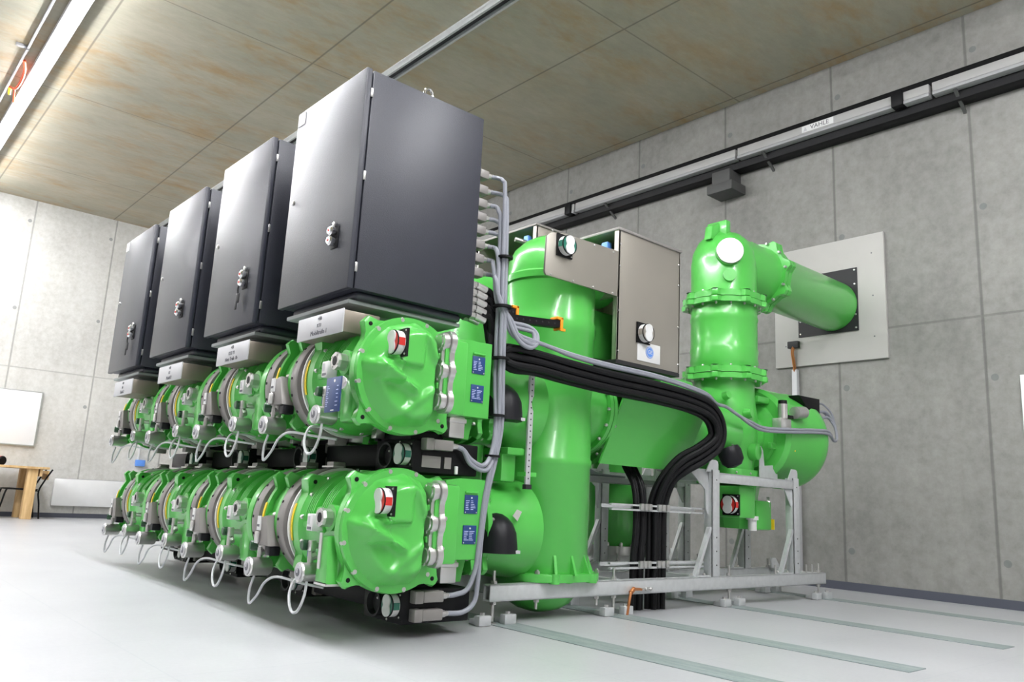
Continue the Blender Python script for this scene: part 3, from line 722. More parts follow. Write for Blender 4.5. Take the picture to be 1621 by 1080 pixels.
# ------------------------------------------------------------------ breaker tanks
TX, TY, TR = 2.93, 3.10, .245
def make_tank():
    t = thing('breaker_tank', '', 'breaker tank', (TX, TY, .1), 'green breaker tanks behind the cabinets')
    b = MB('green')
    b.lathe([(.012, .0), (.014, .05), (.03, .11), (.06, .16), (.11, .20), (.18, .225), (.22, TR), (.735, TR), (.745, TR+.007), (.775, TR+.007), (.785, TR), (1.42, TR), (1.43, TR+.005), (1.5, TR+.005), (1.51, TR), (1.70, TR), (1.71, TR+.008), (1.745, TR+.008), (1.755, TR-.002), (1.84, TR-.008), (1.90, TR-.035), (1.95, TR-.085), (1.98, TR-.14), (1.992, TR-.2), (1.995, 0)], (TX, TY, 0), (0, 0, 1), 64)
    for z in (ZU, ZL):                                           # inlets from the two busbars
        b.lathe([(0, .205), (.16, .205), (.24, .225), (.33, .235)], (2.36, 3.06, z), (1, 0, 0), 48)
    b.lathe([(0, .215), (.08, .21), (.30, .20)], (2.99, TY, 1.06), (1, 0, 0), 48)
    b.lathe([(-.16, .02), (-.15, .09), (-.11, .14), (-.04, .168), (.05, .17), (.30, .17)], (TX, TY-.09, 1.81), (1, 0, 0), 32)     # head
    b.box(2.47, 2.56, 2.90, 3.05, .64, .80, .01).box(2.47, 2.58, 2.86, 2.98, .765, .80, .008)
    b.done('tank_body', t)
    b = MB('green')
    pr = []
    for i in range(64):
        a = 2*pi*i/64; c = max(abs(math.sin(a)), abs(math.cos(a))); pr.append((a, min(.262/c, .305)))
    plate_z(b, TX, TY, pr, .177, .215, .006)
    for a in (-.1, .3, .75, 1.2, 1.6):
        d = Vector((math.sin(a-.35), -math.cos(a-.35), 0)); n = Vector((d.y, -d.x, 0))*.007
        p = [Vector((TX, TY, .21))+d*(TR-.01), Vector((TX, TY, .21))+d*(TR+.035), Vector((TX, TY, .31))+d*(TR-.003)]
        b.rings([[q-n for q in p], [q+n for q in p]])
    for x, y in ((2.80, 2.842), (3.06, 2.842)): b.lathe([(0, .028), (.045, .028)], (x, y+.012, .172), (0, 0, 1), 20)
    b.mat('bolt')
    for x in (2.73, 3.15): b.cyl((x, 2.90, .10), (x, 2.90, .235), .008).lathe([(0, .014), (.014, .014)], (x, 2.90, .215), (0, 0, 1), 6).lathe([(0, .014), (-.014, .014)], (x, 2.90, .10), (0, 0, 1), 6).cyl((x, 2.90, .055), (x, 2.90, .1), .007)
    b.mat('white').lathe([(0, .025), (-.006, .02)], (TX, TY, .014), (0, 0, 1), 16)
    b.done('base_flange', t)
    b = MB('galv').box(2.572, 2.602, 2.838, 2.852, .63, 1.16, .002)
    b.mat('dark_steel').screws([(2.587, 2.838, .66+i*.028) for i in range(18)], (0, -1, 0), .004, .0006).box(2.568, 2.604, 2.83, 2.855, .61, .632)
    b.mat('green').box(2.57, 2.64, 2.84, 2.90, .67, .69)
    b.done('mounting_rail', t)
    MB('board_grey').prism([(2.50, .485), (2.525, .515), (2.555, .505), (2.53, .462)], 'y', 2.835, 2.838).done('tag', t)
    # stainless side plate with indicator
    b = MB('steel').prism([(2.60, 1.675), (2.61, 1.66), (3.14, 1.66), (3.14, 1.915), (2.72, 1.905), (2.63, 1.885), (2.605, 1.86)], 'y', 2.80, 2.812, .002)
    b.mat('bolt').screws([(x, 2.80, z) for x in (2.64, 2.8, 2.95, 3.1) for z in (1.67, 1.898)], (0, -1, 0), .006, .005)
    b = b.done('side_plate', t)
    indicator(b, (2.725, 2.797, 1.835), .105, 'teal')
    return t
t0 = make_tank(); t0['label'] = 'tall green breaker tank standing free at the near end of the frame'
for k in (1, 2, 3):
    c = dup(t0, k, 'tall green breaker tank hidden behind its row, %s' % ORD[k])
    for x in [x for x in c.children if x.name.startswith('side_plate')]:
        for y in list(x.children_recursive)+[x]: bpy.data.objects.remove(y)

def make_drive_cabinet():
    x0, x1, y0, y1, z0, z1 = 3.14, 3.685, 2.80, 3.40, 1.315, 2.04
    t = thing('drive_cabinet', '', 'cabinet', ((x0+x1)/2, (y0+y1)/2, z0), 'stainless steel drive cabinets')
    b = MB('steel').box(x0, x1, y0, y0+.012, z0, z1, .003).box(x1-.01, x1, y0, y1, z0, z1).box(x0, x1, y1-.01, y1, z0, z1).box(x0, x0+.01, y0, y1, 1.66, 1.70)
    b.box(x0, x0+.015, y0, y0+.03, z0, z1)
    b.mat('bolt').screws([(x, y0, z) for x in (x0+.015, x1-.015) for z in (z0+.05, z0+.27, z0+.52, z1-.08)], (0, -1, 0), .006, .005)
    b.done('body', t)
    MB('ring_grey').box(x0-.008, x1+.008, y0-.008, y1+.008, z1-.004, z1+.012, .003).done('lid', t)
    MB('dark_steel').box(x0+.0, x1, y0, y1, z0-.02, z0+.003).done('bottom_plate', t)
    b = MB('green').box(x0-.02, x1-.1, 2.98, 3.32, 1.34, 1.62, .02).box(x0-.22, x0+.05, 2.98, 3.18, 1.45, 1.52, .015)
    b.done('drive_mechanism', t)
    MB('blue_light').box(x0+.02, x0+.06, 2.9, 2.95, 1.90, 2.0, .01).mat('alu').cyl((x0-.05, 2.95, 1.96), (x0+.03, 2.92, 1.95), .016).done('limit_switch', t)
    indicator(t, (3.355, y0-.003, 1.492), .105, 'steel')
    s = MB('white').box(3.31, 3.505, y0-.005, y0, 1.338, 1.445, .002).done('sign_plate', t)
    b = MB('blue_light').lathe([(0, .033), (.0015, .033)], (3.412, y0-.005, 1.394), (0, -1, 0), 28).mat('white').lathe([(0, .029), (.001, .029)], (3.412, y0-.0066, 1.394), (0, -1, 0), 28)
    b.mat('blue_light').lathe([(0, .026), (.0008, .026)], (3.412, y0-.0077, 1.394), (0, -1, 0), 28).done('emblem', s)
    text_mesh('GE', .030, (3.412, y0-.0092, 1.394), (1, 0, 0), (0, 0, 1), 'white', 'lettering', s)
    return t
d0 = make_drive_cabinet(); d0['label'] = 'stainless drive cabinet with white sign and blue round emblem'
c = dup(d0, 1, 'stainless drive cabinet whose lid shows behind the nearest breaker tank')
c.location += Vector((.2, 0, .29))

# ------------------------------------------------------------------ current transformer tube
def make_ct():
    t = thing('transformer_tube', '', 'transformer tube', (3.8, TY, 1.06), 'horizontal green transformer tubes')
    MB('green').lathe([(3.29, .19), (4.25, .19), (4.5, .19)], (0, TY, 1.06), (1, 0, 0), 48).done('tube', t)
    for x0_, x1_, sg in ((3.19, 3.215, -1), (3.22, 3.245, 1), (4.14, 4.20, -1)):
        b = MB('green').lathe([(x0_, .18), (x0_, .232), (x1_, .232), (x1_, .18)], (0, TY, 1.06), (1, 0, 0), 48)
        b.mat('bolt').bolts((x0_ if sg < 0 else x1_, TY, 1.06), (sg, 0, 0), .221, 16, .009, .015)
        b.done('flange', t)
    b = MB('green')
    a = [Vector(p) for p in ((3.258, 2.845, 1.125), (4.0, 2.845, 1.125), (3.95, 2.975, .778), (3.222, 2.975, .778))]
    n = Vector((0, .34, .185)).normalized()*.006
    b.rings([[p-n for p in a], [p+n for p in a]])
    a2 = [Vector(p) for p in ((3.262, 2.845, 1.125), (3.99, 2.845, 1.125), (3.99, 2.95, 1.22), (3.262, 2.95, 1.22))]; n2 = Vector((0, .085, -.09)).normalized()*.005
    b.rings([[p-n2 for p in a2], [p+n2 for p in a2]])
    b.prism([(3.95, .80), (4.06, .84), (4.06, .90), (3.97, .95)], 'y', 2.955, 2.965)
    b.mat('bolt').screws([(4.04, 2.954, .865)], (0, -1, 0), .006, .004)
    b.done('cover_panel', t)
    MB('green').prism([(3.72, 1.24), (4.12, 1.24), (4.05, 1.33), (3.76, 1.33)], 'y', 2.98, 3.25, .006).done('terminal_box', t)
    return t
c0 = make_ct(); c0['label'] = 'horizontal green transformer tube with sloping cover panel beside black cables'
c1 = dup(c0, 1, 'horizontal green transformer tube one bay behind the sloping cover panel')

# ------------------------------------------------------------------ outgoing elbow, pipe and voltage transformer
EX, EY, ER = 4.715, 3.2, .228
t = thing('outgoing_elbow', 'green elbow column with silver disc turning into the wall pipe', 'elbow', (EX, EY, 1.35))
b = MB('green')
b.lathe([(1.50, ER-.01), (1.545, ER), (1.56, ER+.006), (1.60, ER), (1.65, ER+.006), (1.665, ER), (1.85, ER), (1.87, ER+.006), (1.89, ER), (1.955, ER)], (EX, EY, 0), (0, 0, 1), 56)
b.done('column', t)
OCT = [i*pi/4+.39 for i in range(8)]
for z0, n in ((1.43, 'lower'), (1.955, 'upper')):
    b = MB('green')
    plate_z(b, EX, EY, ears(.268, .296, OCT, .10), z0, z0+.036, .005); plate_z(b, EX, EY, ears(.262, .288, OCT, .10), z0+.042, z0+.085, .006)
    b.mat('bolt').bolts((EX, EY, z0), (0, 0, -1), .248, 16, .008, .014).bolts((EX, EY, z0+.085), (0, 0, 1), .245, 8, .008, .012)
    b.mat('dark_green').bolts((EX, EY, z0+.0845), (0, 0, 1), .272, 8, .026, .002, a0=.39)
    b.done('column_flange', t)
b = MB('green')
b.lathe([(2.03, ER+.012), (2.05, ER), (2.28, ER), (2.36, ER-.012), (2.44, ER-.05), (2.49, ER-.10), (2.515, ER-.17), (2.518, 0)], (EX, EY, 0), (0, 0, 1), 56)
b.lathe([(0, .215), (.30, .215), (.43, .222)], (EX, EY, 2.295), (1, 0, 0), 48)
dv = Vector((-.72, -.69, 0)).normalized()
b.cyl(Vector((EX, EY, 2.31))+dv*.15, Vector((EX, EY, 2.31))+dv*.245, .095, n=32)
b.cyl(Vector((EX, EY, 2.145))+dv*.2, Vector((EX, EY, 2.145))+dv*.245, .045, n=24)
b.prism([(4.50, 2.42), (4.62, 2.44), (4.64, 2.56), (4.60, 2.565), (4.52, 2.52)], 'y', 3.16, 3.22, .01).box(4.60, 4.655, 3.10, 3.26, 2.42, 2.575, .008)
b.done('elbow_body', t)
b = MB('alu').lathe([(0, .088), (.0, .092), (.016, .092), (.020, .088)], Vector((EX, EY, 2.31))+dv*.245, dv, 36)
b.mat('text_dark').bolts(Vector((EX, EY, 2.31))+dv*.265, dv, .078, 8, .004, .002)
b.done('silver_disc', t)
b = MB('green'); fx = ears(.245, .285, [i*pi/4+.2 for i in range(8)], .16)
plate_x(b, EY, 2.295, fx, 5.13, 5.165, .005); plate_x(b, EY, 2.295, fx, 5.172, 5.215, .005)
b.mat('bolt').bolts((5.13, EY, 2.295), (-1, 0, 0), .25, 12, .011, .024, a0=.1)
b.done('pipe_flange', t)
MB('green').lathe([(5.21, .222), (5.23, .21), (6.294, .21)], (0, EY, 2.295), (1, 0, 0), 56).done('wall_pipe', t)

t = thing('junction_housing', 'green cross shaped junction housing below the silver disc elbow', 'housing', (EX, EY, .45))
b = MB('green')
b.lathe([(.74, .175), (.80, .19), (.90, .205), (1.02, .222), (1.16, .225), (1.28, .212), (1.34, .205), (1.43, .205)], (EX, EY, 0), (0, 0, 1), 48)
b.lathe([(4.45, .205), (4.55, .21), (4.7, .2), (4.82, .19), (4.98, .185)], (0, EY, 1.075), (1, 0, 0), 40)
b.lathe([(0, .06), (.05, .055), (.055, .045)], (4.73, 3.0, .955), (.2, -1, 0), 24).lathe([(0, .035), (.05, .03)], (4.66, 2.995, 1.20), (.1, -1, .1), 20).lathe([(0, .03), (.04, .025)], (4.50, 3.05, 1.30), (-.1, -1, .3), 20)
b.done('housing_body', t)
b = MB('green'); pr = []
for i in range(64):
    a = 2*pi*i/64; c = max(abs(math.sin(a)), abs(math.cos(a))); pr.append((a, min(.20/c, .245)))
plate_z(b, EX, EY, pr, .735, .835, .008)
b.mat('bolt').screws([(x, 3.0, .81) for x in (4.56, 4.72, 4.88)], (0, -1, 0), .008, .006).mat('dark_green').screws([(4.87, 2.999, .76)], (0, -1, 0), .011, .002)
b.done('base_flange', t)
b = MB('green').lathe([(.45, .13), (.52, .145), (.66, .155), (.76, .17)], (EX+.13, EY, 0), (0, 0, 1), 8).box(EX+.14, EX+.33, 3.04, 3.3, .445, .64, .015).box(EX-.05, EX+.05, 3.04, 3.2, .60, .76, .01)
b.mat('white').cyl((EX+.07, 3.03, .44), (EX+.07, 3.03, .51), .028).cyl((EX+.07, 3.03, .51), (EX+.07, 3.03, .535), .04)
b.mat('alu').lathe([(0, .05), (.02, .05)], (EX+.33, 3.08, .62), (.6, -1, 0), 16).mat('yellow').box(EX+.35, EX+.36, 3.04, 3.06, .45, .52)
b.done('earthing_switch', t)
indicator(t, (4.50, 3.0, .60), .12, 'red', '-x')
MB('green').box(4.50, 4.68, 2.94, 3.2, .52, .72, .01).done('mechanism_box', t)
b = MB('rubber').lathe([(0, .065), (.03, .075), (.09, .07), (.12, .045), (.13, .0)], (4.36, 2.93, .95), (.2, -.3, -1), 24)
b.mat('alu').box(4.40, 4.425, 2.93, 2.96, .97, 1.06, .003).mat('red').box(4.36, 4.40, 2.88, 2.90, .85, .875)
b.done('vent_hood', t)

t = thing('voltage_transformer', 'fat green drum with black terminal box facing the concrete wall', 'transformer', (5.3, EY, .77))
b = MB('green')
b.lathe([(4.91, .19), (4.93, .25), (4.96, .255), (4.965, .32), (5.0, .345), (5.38, .345), (5.40, .352), (5.47, .352), (5.50, .345), (5.55, .29), (5.58, .0)], (0, EY, 1.09), (1, 0, 0), 64)
b.box(4.82, 4.98, 3.0, 3.35, 1.30, 1.345, .01).box(4.90, 4.98, 2.95, 2.98, .99, 1.03, .006)
b.done('drum', t)
b = MB('black').prism([(5.24, 1.395), (5.53, 1.40), (5.53, 1.20), (5.46, 1.22)], 'y', 2.93, 3.02, .008)
b.mat('bolt')
for z in (1.37, 1.315, 1.265, 1.22): b.cyl((5.525, 2.97, z), (5.56, 2.97, z), .014, n=10)
b.done('terminal_box', t)
b = MB('alu').box(4.86, 4.99, 2.85, 2.92, 1.10, 1.19, .006).cyl((4.93, 2.88, 1.19), (4.93, 2.88, 1.29), .032).box(4.99, 5.07, 2.86, 2.92, 1.08, 1.14, .006).cyl((5.03, 2.85, 1.24), (5.15, 2.85, 1.255), .042)
b.mat('black').lathe([(0, .03), (.03, .03)], (4.93, 2.88, 1.285), (0, 0, 1), 14).box(4.95, 5.05, 2.86, 2.91, 1.20, 1.22).mat('yellow').box(5.06, 5.072, 2.87, 2.885, .98, 1.07)
b.done('density_monitor', t)

# ------------------------------------------------------------------ support frames
def make_frame(y, first):
    t = thing('support_frame', '', 'frame', (3.9, y+.1, 0), 'galvanised support frames under the bays')
    def beam(yy, flip):
        b = MB('galv')
        s = 1 if flip else -1
        f0, f1 = (yy, yy+.008) if not flip else (yy-.008, yy)
        b.box(2.425, 5.46, f0, f1, .10, .175, .002)
        o0, o1 = (yy, yy+.05) if not flip else (yy-.05, yy)
        b.box(2.425, 5.46, o0, o1, .167, .175, .002).box(2.425, 5.46, o0, o1, .10, .108, .002)
        b.box(2.425, 5.46, (yy+.044 if not flip else yy-.05), (yy+.05 if not flip else yy-.044), .10, .175)
        return b.done('long_beam', t)
    beam(y, False); beam(y+.44, True)
    for x in (3.36, 4.10, 5.40): MB('galv').box(x, x+.06, y+.05, y+.39, .105, .17, .002).done('cross_beam', t)
    for x in (4.13, 5.055):
        for yy in (y+.005, y+.38):
            b = MB('galv').box(x, x+.075, yy, yy+.008, .175, .80, .002).box(x, x+.008, yy, yy+.06, .175, .80, .002)
            b.prism([(x-.05, .785), (x+.075, .785), (x+.075, .835), (x+.068, .852), (x+.05, .86), (x-.0, .86)], 'y', yy+.009, yy+.015)
            b.prism([(x-.16, .178), (x-.135, .178), (x+.01, .46), (x-.015, .46)], 'y', yy+.004, yy+.03).box(x-.17, x-.02, yy, yy+.05, .175, .183)
            b.mat('dark_steel').screws([(x+.045, yy, z) for z in (.24, .32, .40, .74)], (0, -1, 0), .005, .001).mat('bolt').screws([(x-.16, yy+.03, .183), (x-.04, yy+.03, .183), (x+.06, yy+.03, .19)], (0, 0, 1), .008, .012)
            b.done('post', t)
    b = MB('galv').box(4.205, 5.06, y+.006, y+.014, .725, .785, .002).box(4.205, 5.06, y+.006, y+.05, .777, .785).box(4.205, 5.06, y+.40, y+.41, .725, .785)
    for x in (4.13, 5.055): b.box(x, x+.07, y+.03, y+.40, .735, .79, .002)
    b.prism([(3.93, .80), (4.14, .80), (4.14, .52), (4.11, .56), (4.10, .68)], 'y', y+.035, y+.043)
    b.prism([(4.96, .73), (5.06, .73), (5.06, .60)], 'y', y+.02, y+.028)
    b.prism([(4.80, .785), (5.02, .785), (5.02, .85), (5.0, .875), (4.96, .88), (4.86, .87), (4.845, .97), (4.82, 1.0), (4.80, .97)], 'y', y+.10, y+.106)
    b.done('top_rail', t)
    for x in (2.465, 3.285, 4.33, 5.40):
        for yy, sgn in ((y+.025, 1), (y+.415, -1)):
            b = MB('bolt').cyl((x, yy, .012), (x, yy, .235), .0075, n=10).lathe([(0, .015), (.015, .015)], (x, yy, .085), (0, 0, 1), 6).lathe([(0, .015), (.014, .015)], (x, yy, .176), (0, 0, 1), 6).lathe([(0, .022), (.004, .022)], (x, yy, .003), (0, 0, 1), 12)
            b.mat('galv')
            for dx in (-.075, .075):
                b.box(x+dx-.035, x+dx+.035, yy-.045, yy-.005, .002, .045, .004).box(x+dx-.022, x+dx+.022, yy-.005, yy+.045, .002, .026, .003)
                b.mat('bolt').lathe([(0, .012), (.012, .012)], (x+dx, yy-.02, .045), (0, 0, 1), 6).mat('galv')
            b.done('levelling_foot', t)
    for x in (4.86, 5.25, 5.33, 5.41): MB('bolt').cyl((x, y+.03, .17), (x, y+.03, .23), .006, n=8).done('stud', t)
    MB('galv').prism([(5.36, .175), (5.46, .175), (5.46, .20), (5.42, .245), (5.36, .245)], 'y', y+.36, y+.37).done('end_gusset', t)
    return t
f0 = make_frame(2.88, True); f0['label'] = 'galvanised support frame with copper strap standing under the nearest bay'
for k in (1, 2): dup(f0, k, 'galvanised support frame standing behind the nearest frame, %s' % ORD[k])
t = thing('earth_strap', 'bent copper earth rod from the frame beam into the floor', 'earth rod', (3.36, 2.87, 0))
MB('copper').tube([(3.47, 2.872, .125), (3.42, 2.868, .128), (3.385, 2.865, .125), (3.37, 2.862, .10), (3.355, 2.86, .05), (3.345, 2.86, .001)], .008, 10).done('rod', t)
MB('bolt').box(3.44, 3.56, 2.866, 2.881, .118, .134, .004).screws([(3.50, 2.866, .126), (3.54, 2.866, .126)], (0, -1, 0), .009, .008).mat('copper').cyl((3.375, 2.864, .112), (3.405, 2.866, .132), .012).done('terminal_clamp', t)

# ------------------------------------------------------------------ cable tray arms
for i, (xa, xb, y, z, lb) in enumerate(((2.16, 2.415, 2.79, 1.425, 'short black tray arm with orange cap behind the grey cable bundle'), (2.20, 2.695, 2.775, 1.375, 'long black tray arm with orange cap under the grey cables'))):
    t = thing('tray_arm', lb, 'tray arm', (xa, y, z), 'black cable tray arms with orange caps')
    dz = .045 if i else .0
    b = MB('black')
    p = [Vector((xa, y, z)), Vector((xb, y, z+dz))]
    b.rings([[q+Vector(o) for o in ((0, -.006, -.018), (0, .035, -.018), (0, .035, .018), (0, -.006, .018))] for q in p])
    b.mat('dark_steel').screws([p[0].lerp(p[1], k/12)+Vector((0, -.006, 0)) for k in range(1, 12)], (0, -1, 0), .005, .0008)
    b.done('channel', t)
    MB('orange').box(xb-.005, xb+.012, y-.012, y+.042, z+dz-.028, z+dz+.034, .003).box(xb-.03, xb+.012, y-.012, y+.042, z+dz+.020, z+dz+.034, .003).box(xb-.005, xb+.03, y-.012, y+.0, z+dz-.034, z+dz-.020, .003).done('end_cap', t)

# ------------------------------------------------------------------ cables
CONZ = [2.062, 1.985, 1.917, 1.85, 1.785, 1.715, 1.648, 1.58]
for i, z in enumerate(CONZ):
    t = thing('plug_connector', 'grey plug connector on the cabinet back, %s from the top' % ['topmost', 'second', 'third', 'fourth', 'fifth', 'sixth', 'seventh', 'eighth'][i], 'connector', (CX1, 2.83, z), 'plugs on the back of the nearest cabinet')
    MB('ring_grey').box(CX1, CX1+.03, 2.80, 2.86, z-.026, z+.026, .004).box(CX1+.03, CX1+.085, 2.805, 2.855, z-.022, z+.020, .006).done('plug_body', t)
    MB('bolt').cyl((CX1+.083, 2.825, z), (CX1+.10, 2.82, z+.002), .014, n=8).cyl((CX1+.10, 2.82, z+.002), (CX1+.115, 2.815, z+.004), .011, n=10).done('gland', t)
def cable(pts, r, mat, label, group, name='cable', n=10):
    o = MB(mat).tube(pts, r, n).done(name, loc=pts[0])
    return tag(o, label, 'cable', group)
def start(i):
    z = CONZ[i]; dx = (.0, .012, .0, .013, .025, -.015, -.022, -.018)[i]; dy = (.0, -.006, .02, .016, .004, 0, .012, -.008)[i]
    bx = 2.272+dx; by = 2.745+dy; drop = .05+.012*i*.3
    return [(CX1+.105, 2.815, z), (CX1+.13, 2.80, z-.002), (bx-.008, by+.01, z-.03), (bx, by, z-.10)], bx, by
GW = 'grey control cables from the nearest cabinet'
nm = ['topmost', 'second', 'third', 'fourth', 'fifth', 'sixth', 'seventh', 'eighth']
r = .0105
for i in range(8):
    p, bx, by = start(i)
    if i in (0, 1):
        d = i*.02
        p += [(bx+.008, by-.012, 1.45), (bx+.012, by-.02, 1.1), (2.285+d, 2.72, .88), (2.255+d, 2.715, .72), (2.222+d*.6, 2.71, .56), (2.205+d*.5, 2.71, .37)]
        p += [(2.215, 2.715, .22), (2.205, 2.72, .13), (2.15, 2.722, .092), (2.07, 2.728, .090)] if i else [(2.195, 2.71, .27), (2.165, 2.718, .185), (2.11, 2.725, .163), (2.068, 2.728, .160)]
        lb = 'grey cable from the %s plug down to the lowest motor drive' % nm[i]
    elif i in (2, 3):
        d = (i-2)*.018
        p += [(bx+.006, by-.006, 1.45), (bx+.008, by-.012, 1.1), (2.275+d, 2.725, .88), (2.25+d, 2.715, .75), (2.20+d, 2.705, .695-d), (2.14, 2.715, .715-d), (2.10, 2.72, .753), (2.068, 2.728, .764)]
        lb = 'grey cable from the %s plug to the drive between the tiers' % nm[i]
    elif i in (4, 5):
        d = (i-4)*.018
        p += [(bx+.004, by-.012, 1.45), (2.31+d, 2.715, 1.36), (2.36, 2.70, 1.275+d), (2.43, 2.70, 1.25+d), (2.49-d, 2.715, 1.28), (2.50-d, 2.73, 1.33), (2.46, 2.745, 1.36-d), (2.38, 2.76, 1.365-d), (2.30, 2.79, 1.37), (2.2, 2.85, 1.37)]
        lb = 'grey cable from the %s plug coiled into a loop' % nm[i]
    else:
        d = (i-6)*.018
        p += [(bx+.012, by-.006, 1.45), (2.30, 2.725, 1.36), (2.36, 2.72, 1.29+d), (2.52, 2.715, 1.285), (2.74, 2.715, 1.258+d*.4), (3.0, 2.718, 1.248+d*.5), (3.42, 2.718, 1.243+d*.5), (3.82, 2.73, 1.212+d*.5), (4.05, 2.80, 1.185), (4.24, 2.86, 1.19), (4.38, 2.86, 1.15), (4.52, 2.86, 1.105+d), (4.67, 2.86, 1.085+d), (4.95, 2.835, 1.10+d), (5.25, 2.83, 1.125+d), (5.47, 2.84, 1.135+d), (5.60, 2.87, 1.10), (5.71, 2.90, 1.13), (5.73, 2.93, 1.24), (5.66, 2.95, 1.28+d*2), (5.56, 2.97, 1.25+d*3.2)]
        lb = 'grey cable from the %s plug running to the terminal box' % nm[i]
    cable(p, r, 'cable_grey', lb, GW, 'control_cable')
for i, (z, lb) in enumerate(((1.31, 'thin grey lead into the uppermost gland of the terminal box'), (1.37, 'thin grey lead into the top corner of the black terminal box'))):
    cable([(5.56, 2.97, z), (5.64, 2.965, z+.005), (5.71+.012*i, 2.94, z-.06), (5.735+.01*i, 2.925, 1.2), (5.715, 2.905, 1.13)], .007, 'cable_grey', lb, GW, 'control_cable')
tz = [(2.289, 2.728, 1.655, .044), (2.287, 2.725, 1.42, .05), (2.29, 2.722, 1.18, .046), (2.285, 2.722, .92, .044), (2.268, 2.715, .74, .04)]
for i, (x, y, z, rr) in enumerate(tz):
    o = MB('black').lathe([(-.005, rr*.78), (-.005, rr*.86), (.005, rr*.86), (.005, rr*.78)], (x-.004, y+.008, z), (0, 0, 1), 20).done('cable_tie', loc=(x, y, z))
    tag(o, 'black cable tie on the grey bundle, %s from the top' % nm[i], 'cable tie', 'ties around the grey cable bundle')

# black power cables: from the cabinet back along the tank, round the bend and down into the floor
GB = 'black cables from the nearest cabinet'
path = [(2.369, 2.76, 1.205), (2.53, 2.745, 1.20), (2.74, 2.735, 1.185), (3.016, 2.735, 1.175), (3.42, 2.735, 1.17), (3.72, 2.74, 1.155), (3.90, 2.745, 1.12), (3.985, 2.75, 1.04), (3.985, 2.76, .95), (3.90, 2.80, .87), (3.80, 2.86, .80), (3.745, 2.93, .70), (3.735, 2.98, .56), (3.735, 2.985, .40), (3.735, 2.985, .25), (3.73, 2.985, .12), (3.73, 2.985, -.02)]
offs = [(-.047, .018), (-.016, .028), (.016, .026), (.047, .016), (-.036, -.018), (0, -.012), (.036, -.018)]
for i, (o1, o2) in enumerate(offs):
    gx = 2.15+.0; gz = 1.505-(i % 4)*.038
    p = [(CX1+.08, 2.785+.045*(i//4), gz-.012), (CX1+.12, 2.785+.04*(i//4), gz-.03), (2.28, 2.80, 1.36-.02*i), (2.315, 2.79, 1.27-.012*i)]
    fan = [.75, .55, .3, 0, 0, 0, 0]
    for k, q in enumerate(path):
        a = path[max(k-1, 0)]; c = path[min(k+1, len(path)-1)]
        tg = (Vector(c)-Vector(a)).normalized(); nn = Vector((0, 1, 0)); nn = (nn-tg*nn.dot(tg)).normalized(); bb = tg.cross(nn)
        if k >= 11:
            v = Vector(q)+Vector((o1*1.05, o2*1.0, 0))
        else:
            v = Vector(q)-bb*(-o1)*1.0 + nn*o2
        p.append(tuple(v))
    cable(p, .0175, 'cable_black', 'black power cable in the bent bundle, %s strand' % ['lowest outer', 'low middle', 'upper middle', 'topmost', 'inner low', 'inner middle', 'inner top'][i], GB, 'power_cable')
for i in range(4):
    x = 3.535+.03*i; y = 2.985+.01*(i % 2)
    cable([(3.585+.028*i, 3.14, .95), (x+.03, 3.10, .80), (x+.028, y+.03, .66), (x+.01, y, .45), (x-.01, y, .25), (x-.012, y, -.02)], .0145, 'cable_black', 'black power cable dropping straight to the floor, %s of four' % ['leftmost', 'second', 'third', 'rightmost'][i], 'straight black cables beside the bent bundle', 'power_cable')
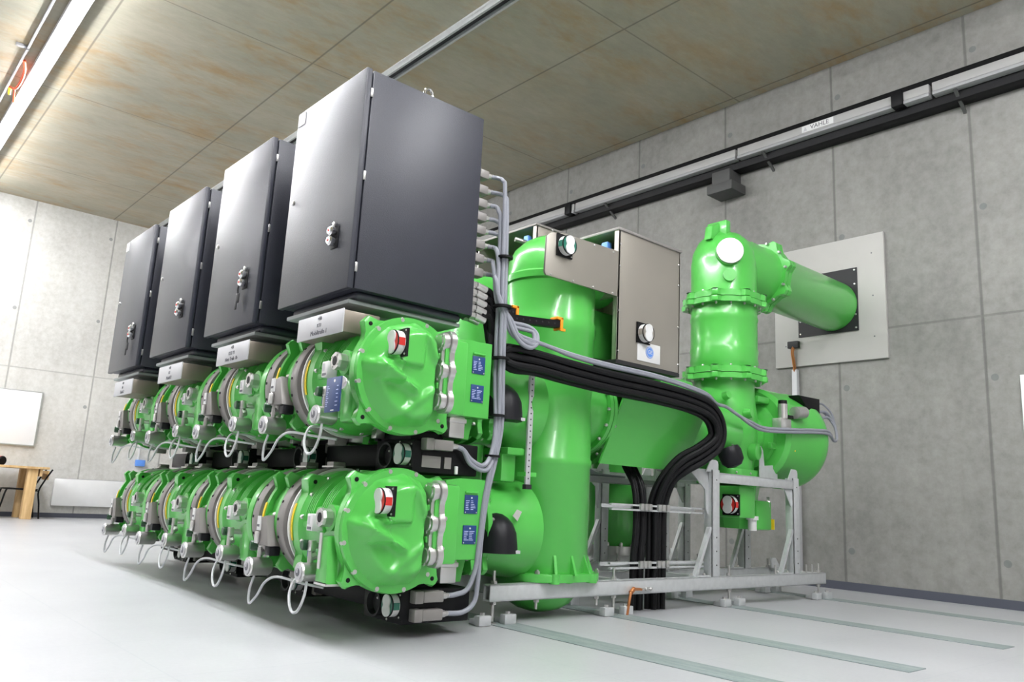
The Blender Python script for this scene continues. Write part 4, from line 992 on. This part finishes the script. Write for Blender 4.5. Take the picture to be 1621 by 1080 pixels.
for i in range(5):
    z = 1.505-.036*i
    for j in (0, 1):
        t = thing('cable_gland', 'silver cable gland low on the cabinet back, %s pair, %s' % (nm[i], ('front', 'rear')[j]), 'gland', (CX1, 2.80+.04*j, z), 'glands for the black cables on the nearest cabinet')
        MB('alu').cyl((CX1-.002, 2.785+.045*j, z), (CX1+.025, 2.785+.045*j, z), .018, n=6).cyl((CX1+.03, 2.785+.045*j, z), (CX1+.085, 2.782+.045*j, z-.012), .017, n=12).done('gland_body', t)
for z, lb in ((.555, 'upper galvanised clamp bar holding the black cables above the beam'), (.245, 'lower galvanised clamp bar holding the black cables near the beam')):
    t = thing('clamp_bar', lb, 'clamp bar', (3.7, 2.96, z), 'cable clamp bars')
    MB('galv').box(3.30, 4.14, 2.945, 2.962, z-.022, z-.012).box(3.30, 4.14, 2.945, 2.962, z+.004, z+.014).box(3.30, 4.14, 3.02, 3.03, z-.01, z+.01).done('bar', t)
    for i, x in enumerate((3.545, 3.58, 3.615, 3.70, 3.735, 3.775)):
        MB('alu').box(x-.016, x+.014, 2.93, 2.95, z-.018, z+.02, .005).done('clamp', t)
# grey hoses behind the tank
for i in range(6):
    x = 3.52+.06*i
    cable([(x-.1, 3.62, .98), (x-.09, 3.60, .86), (x-.04, 3.58, .78), (x+.08, 3.57, .75), (x+.3, 3.57, .745)], .009, 'cable_grey', 'grey hose bending under the rear transformer tube, %s from the tank' % nm[i], 'grey hoses behind the breaker tank', 'hose')
t = thing('hose_tray', 'grey tray carrying the hoses behind the nearest breaker tank', 'tray', (3.9, 3.6, .7))
MB('fixture').box(3.3, 4.6, 3.50, 3.68, .70, .735, .004).done('tray_channel', t)
for x in (3.42, 4.52): MB('galv').box(x, x+.05, 3.56, 3.61, 0, .70, .002).done('leg', t)
# green sealing end of the second bay seen through the frame
t = thing('sealing_end', 'dim green cable sealing end seen through the near frame', 'sealing end', (4.48, 3.98, 0))
MB('green').lathe([(.28, .17), (.32, .20), (.40, .215), (.70, .215), (.76, .20), (1.1, .20)], (4.48, 3.98, 0), (0, 0, 1), 40).done('body', t)
b = MB('alu').lathe([(.22, .20), (.28, .20)], (4.48, 3.98, 0), (0, 0, 1), 32).bolts((4.48, 3.98, .28), (0, 0, 1), .18, 12, .014, .03)
b.mat('white').lathe([(.10, .17), (.22, .17)], (4.48, 3.98, 0), (0, 0, 1), 32).done('cable_plug', t)
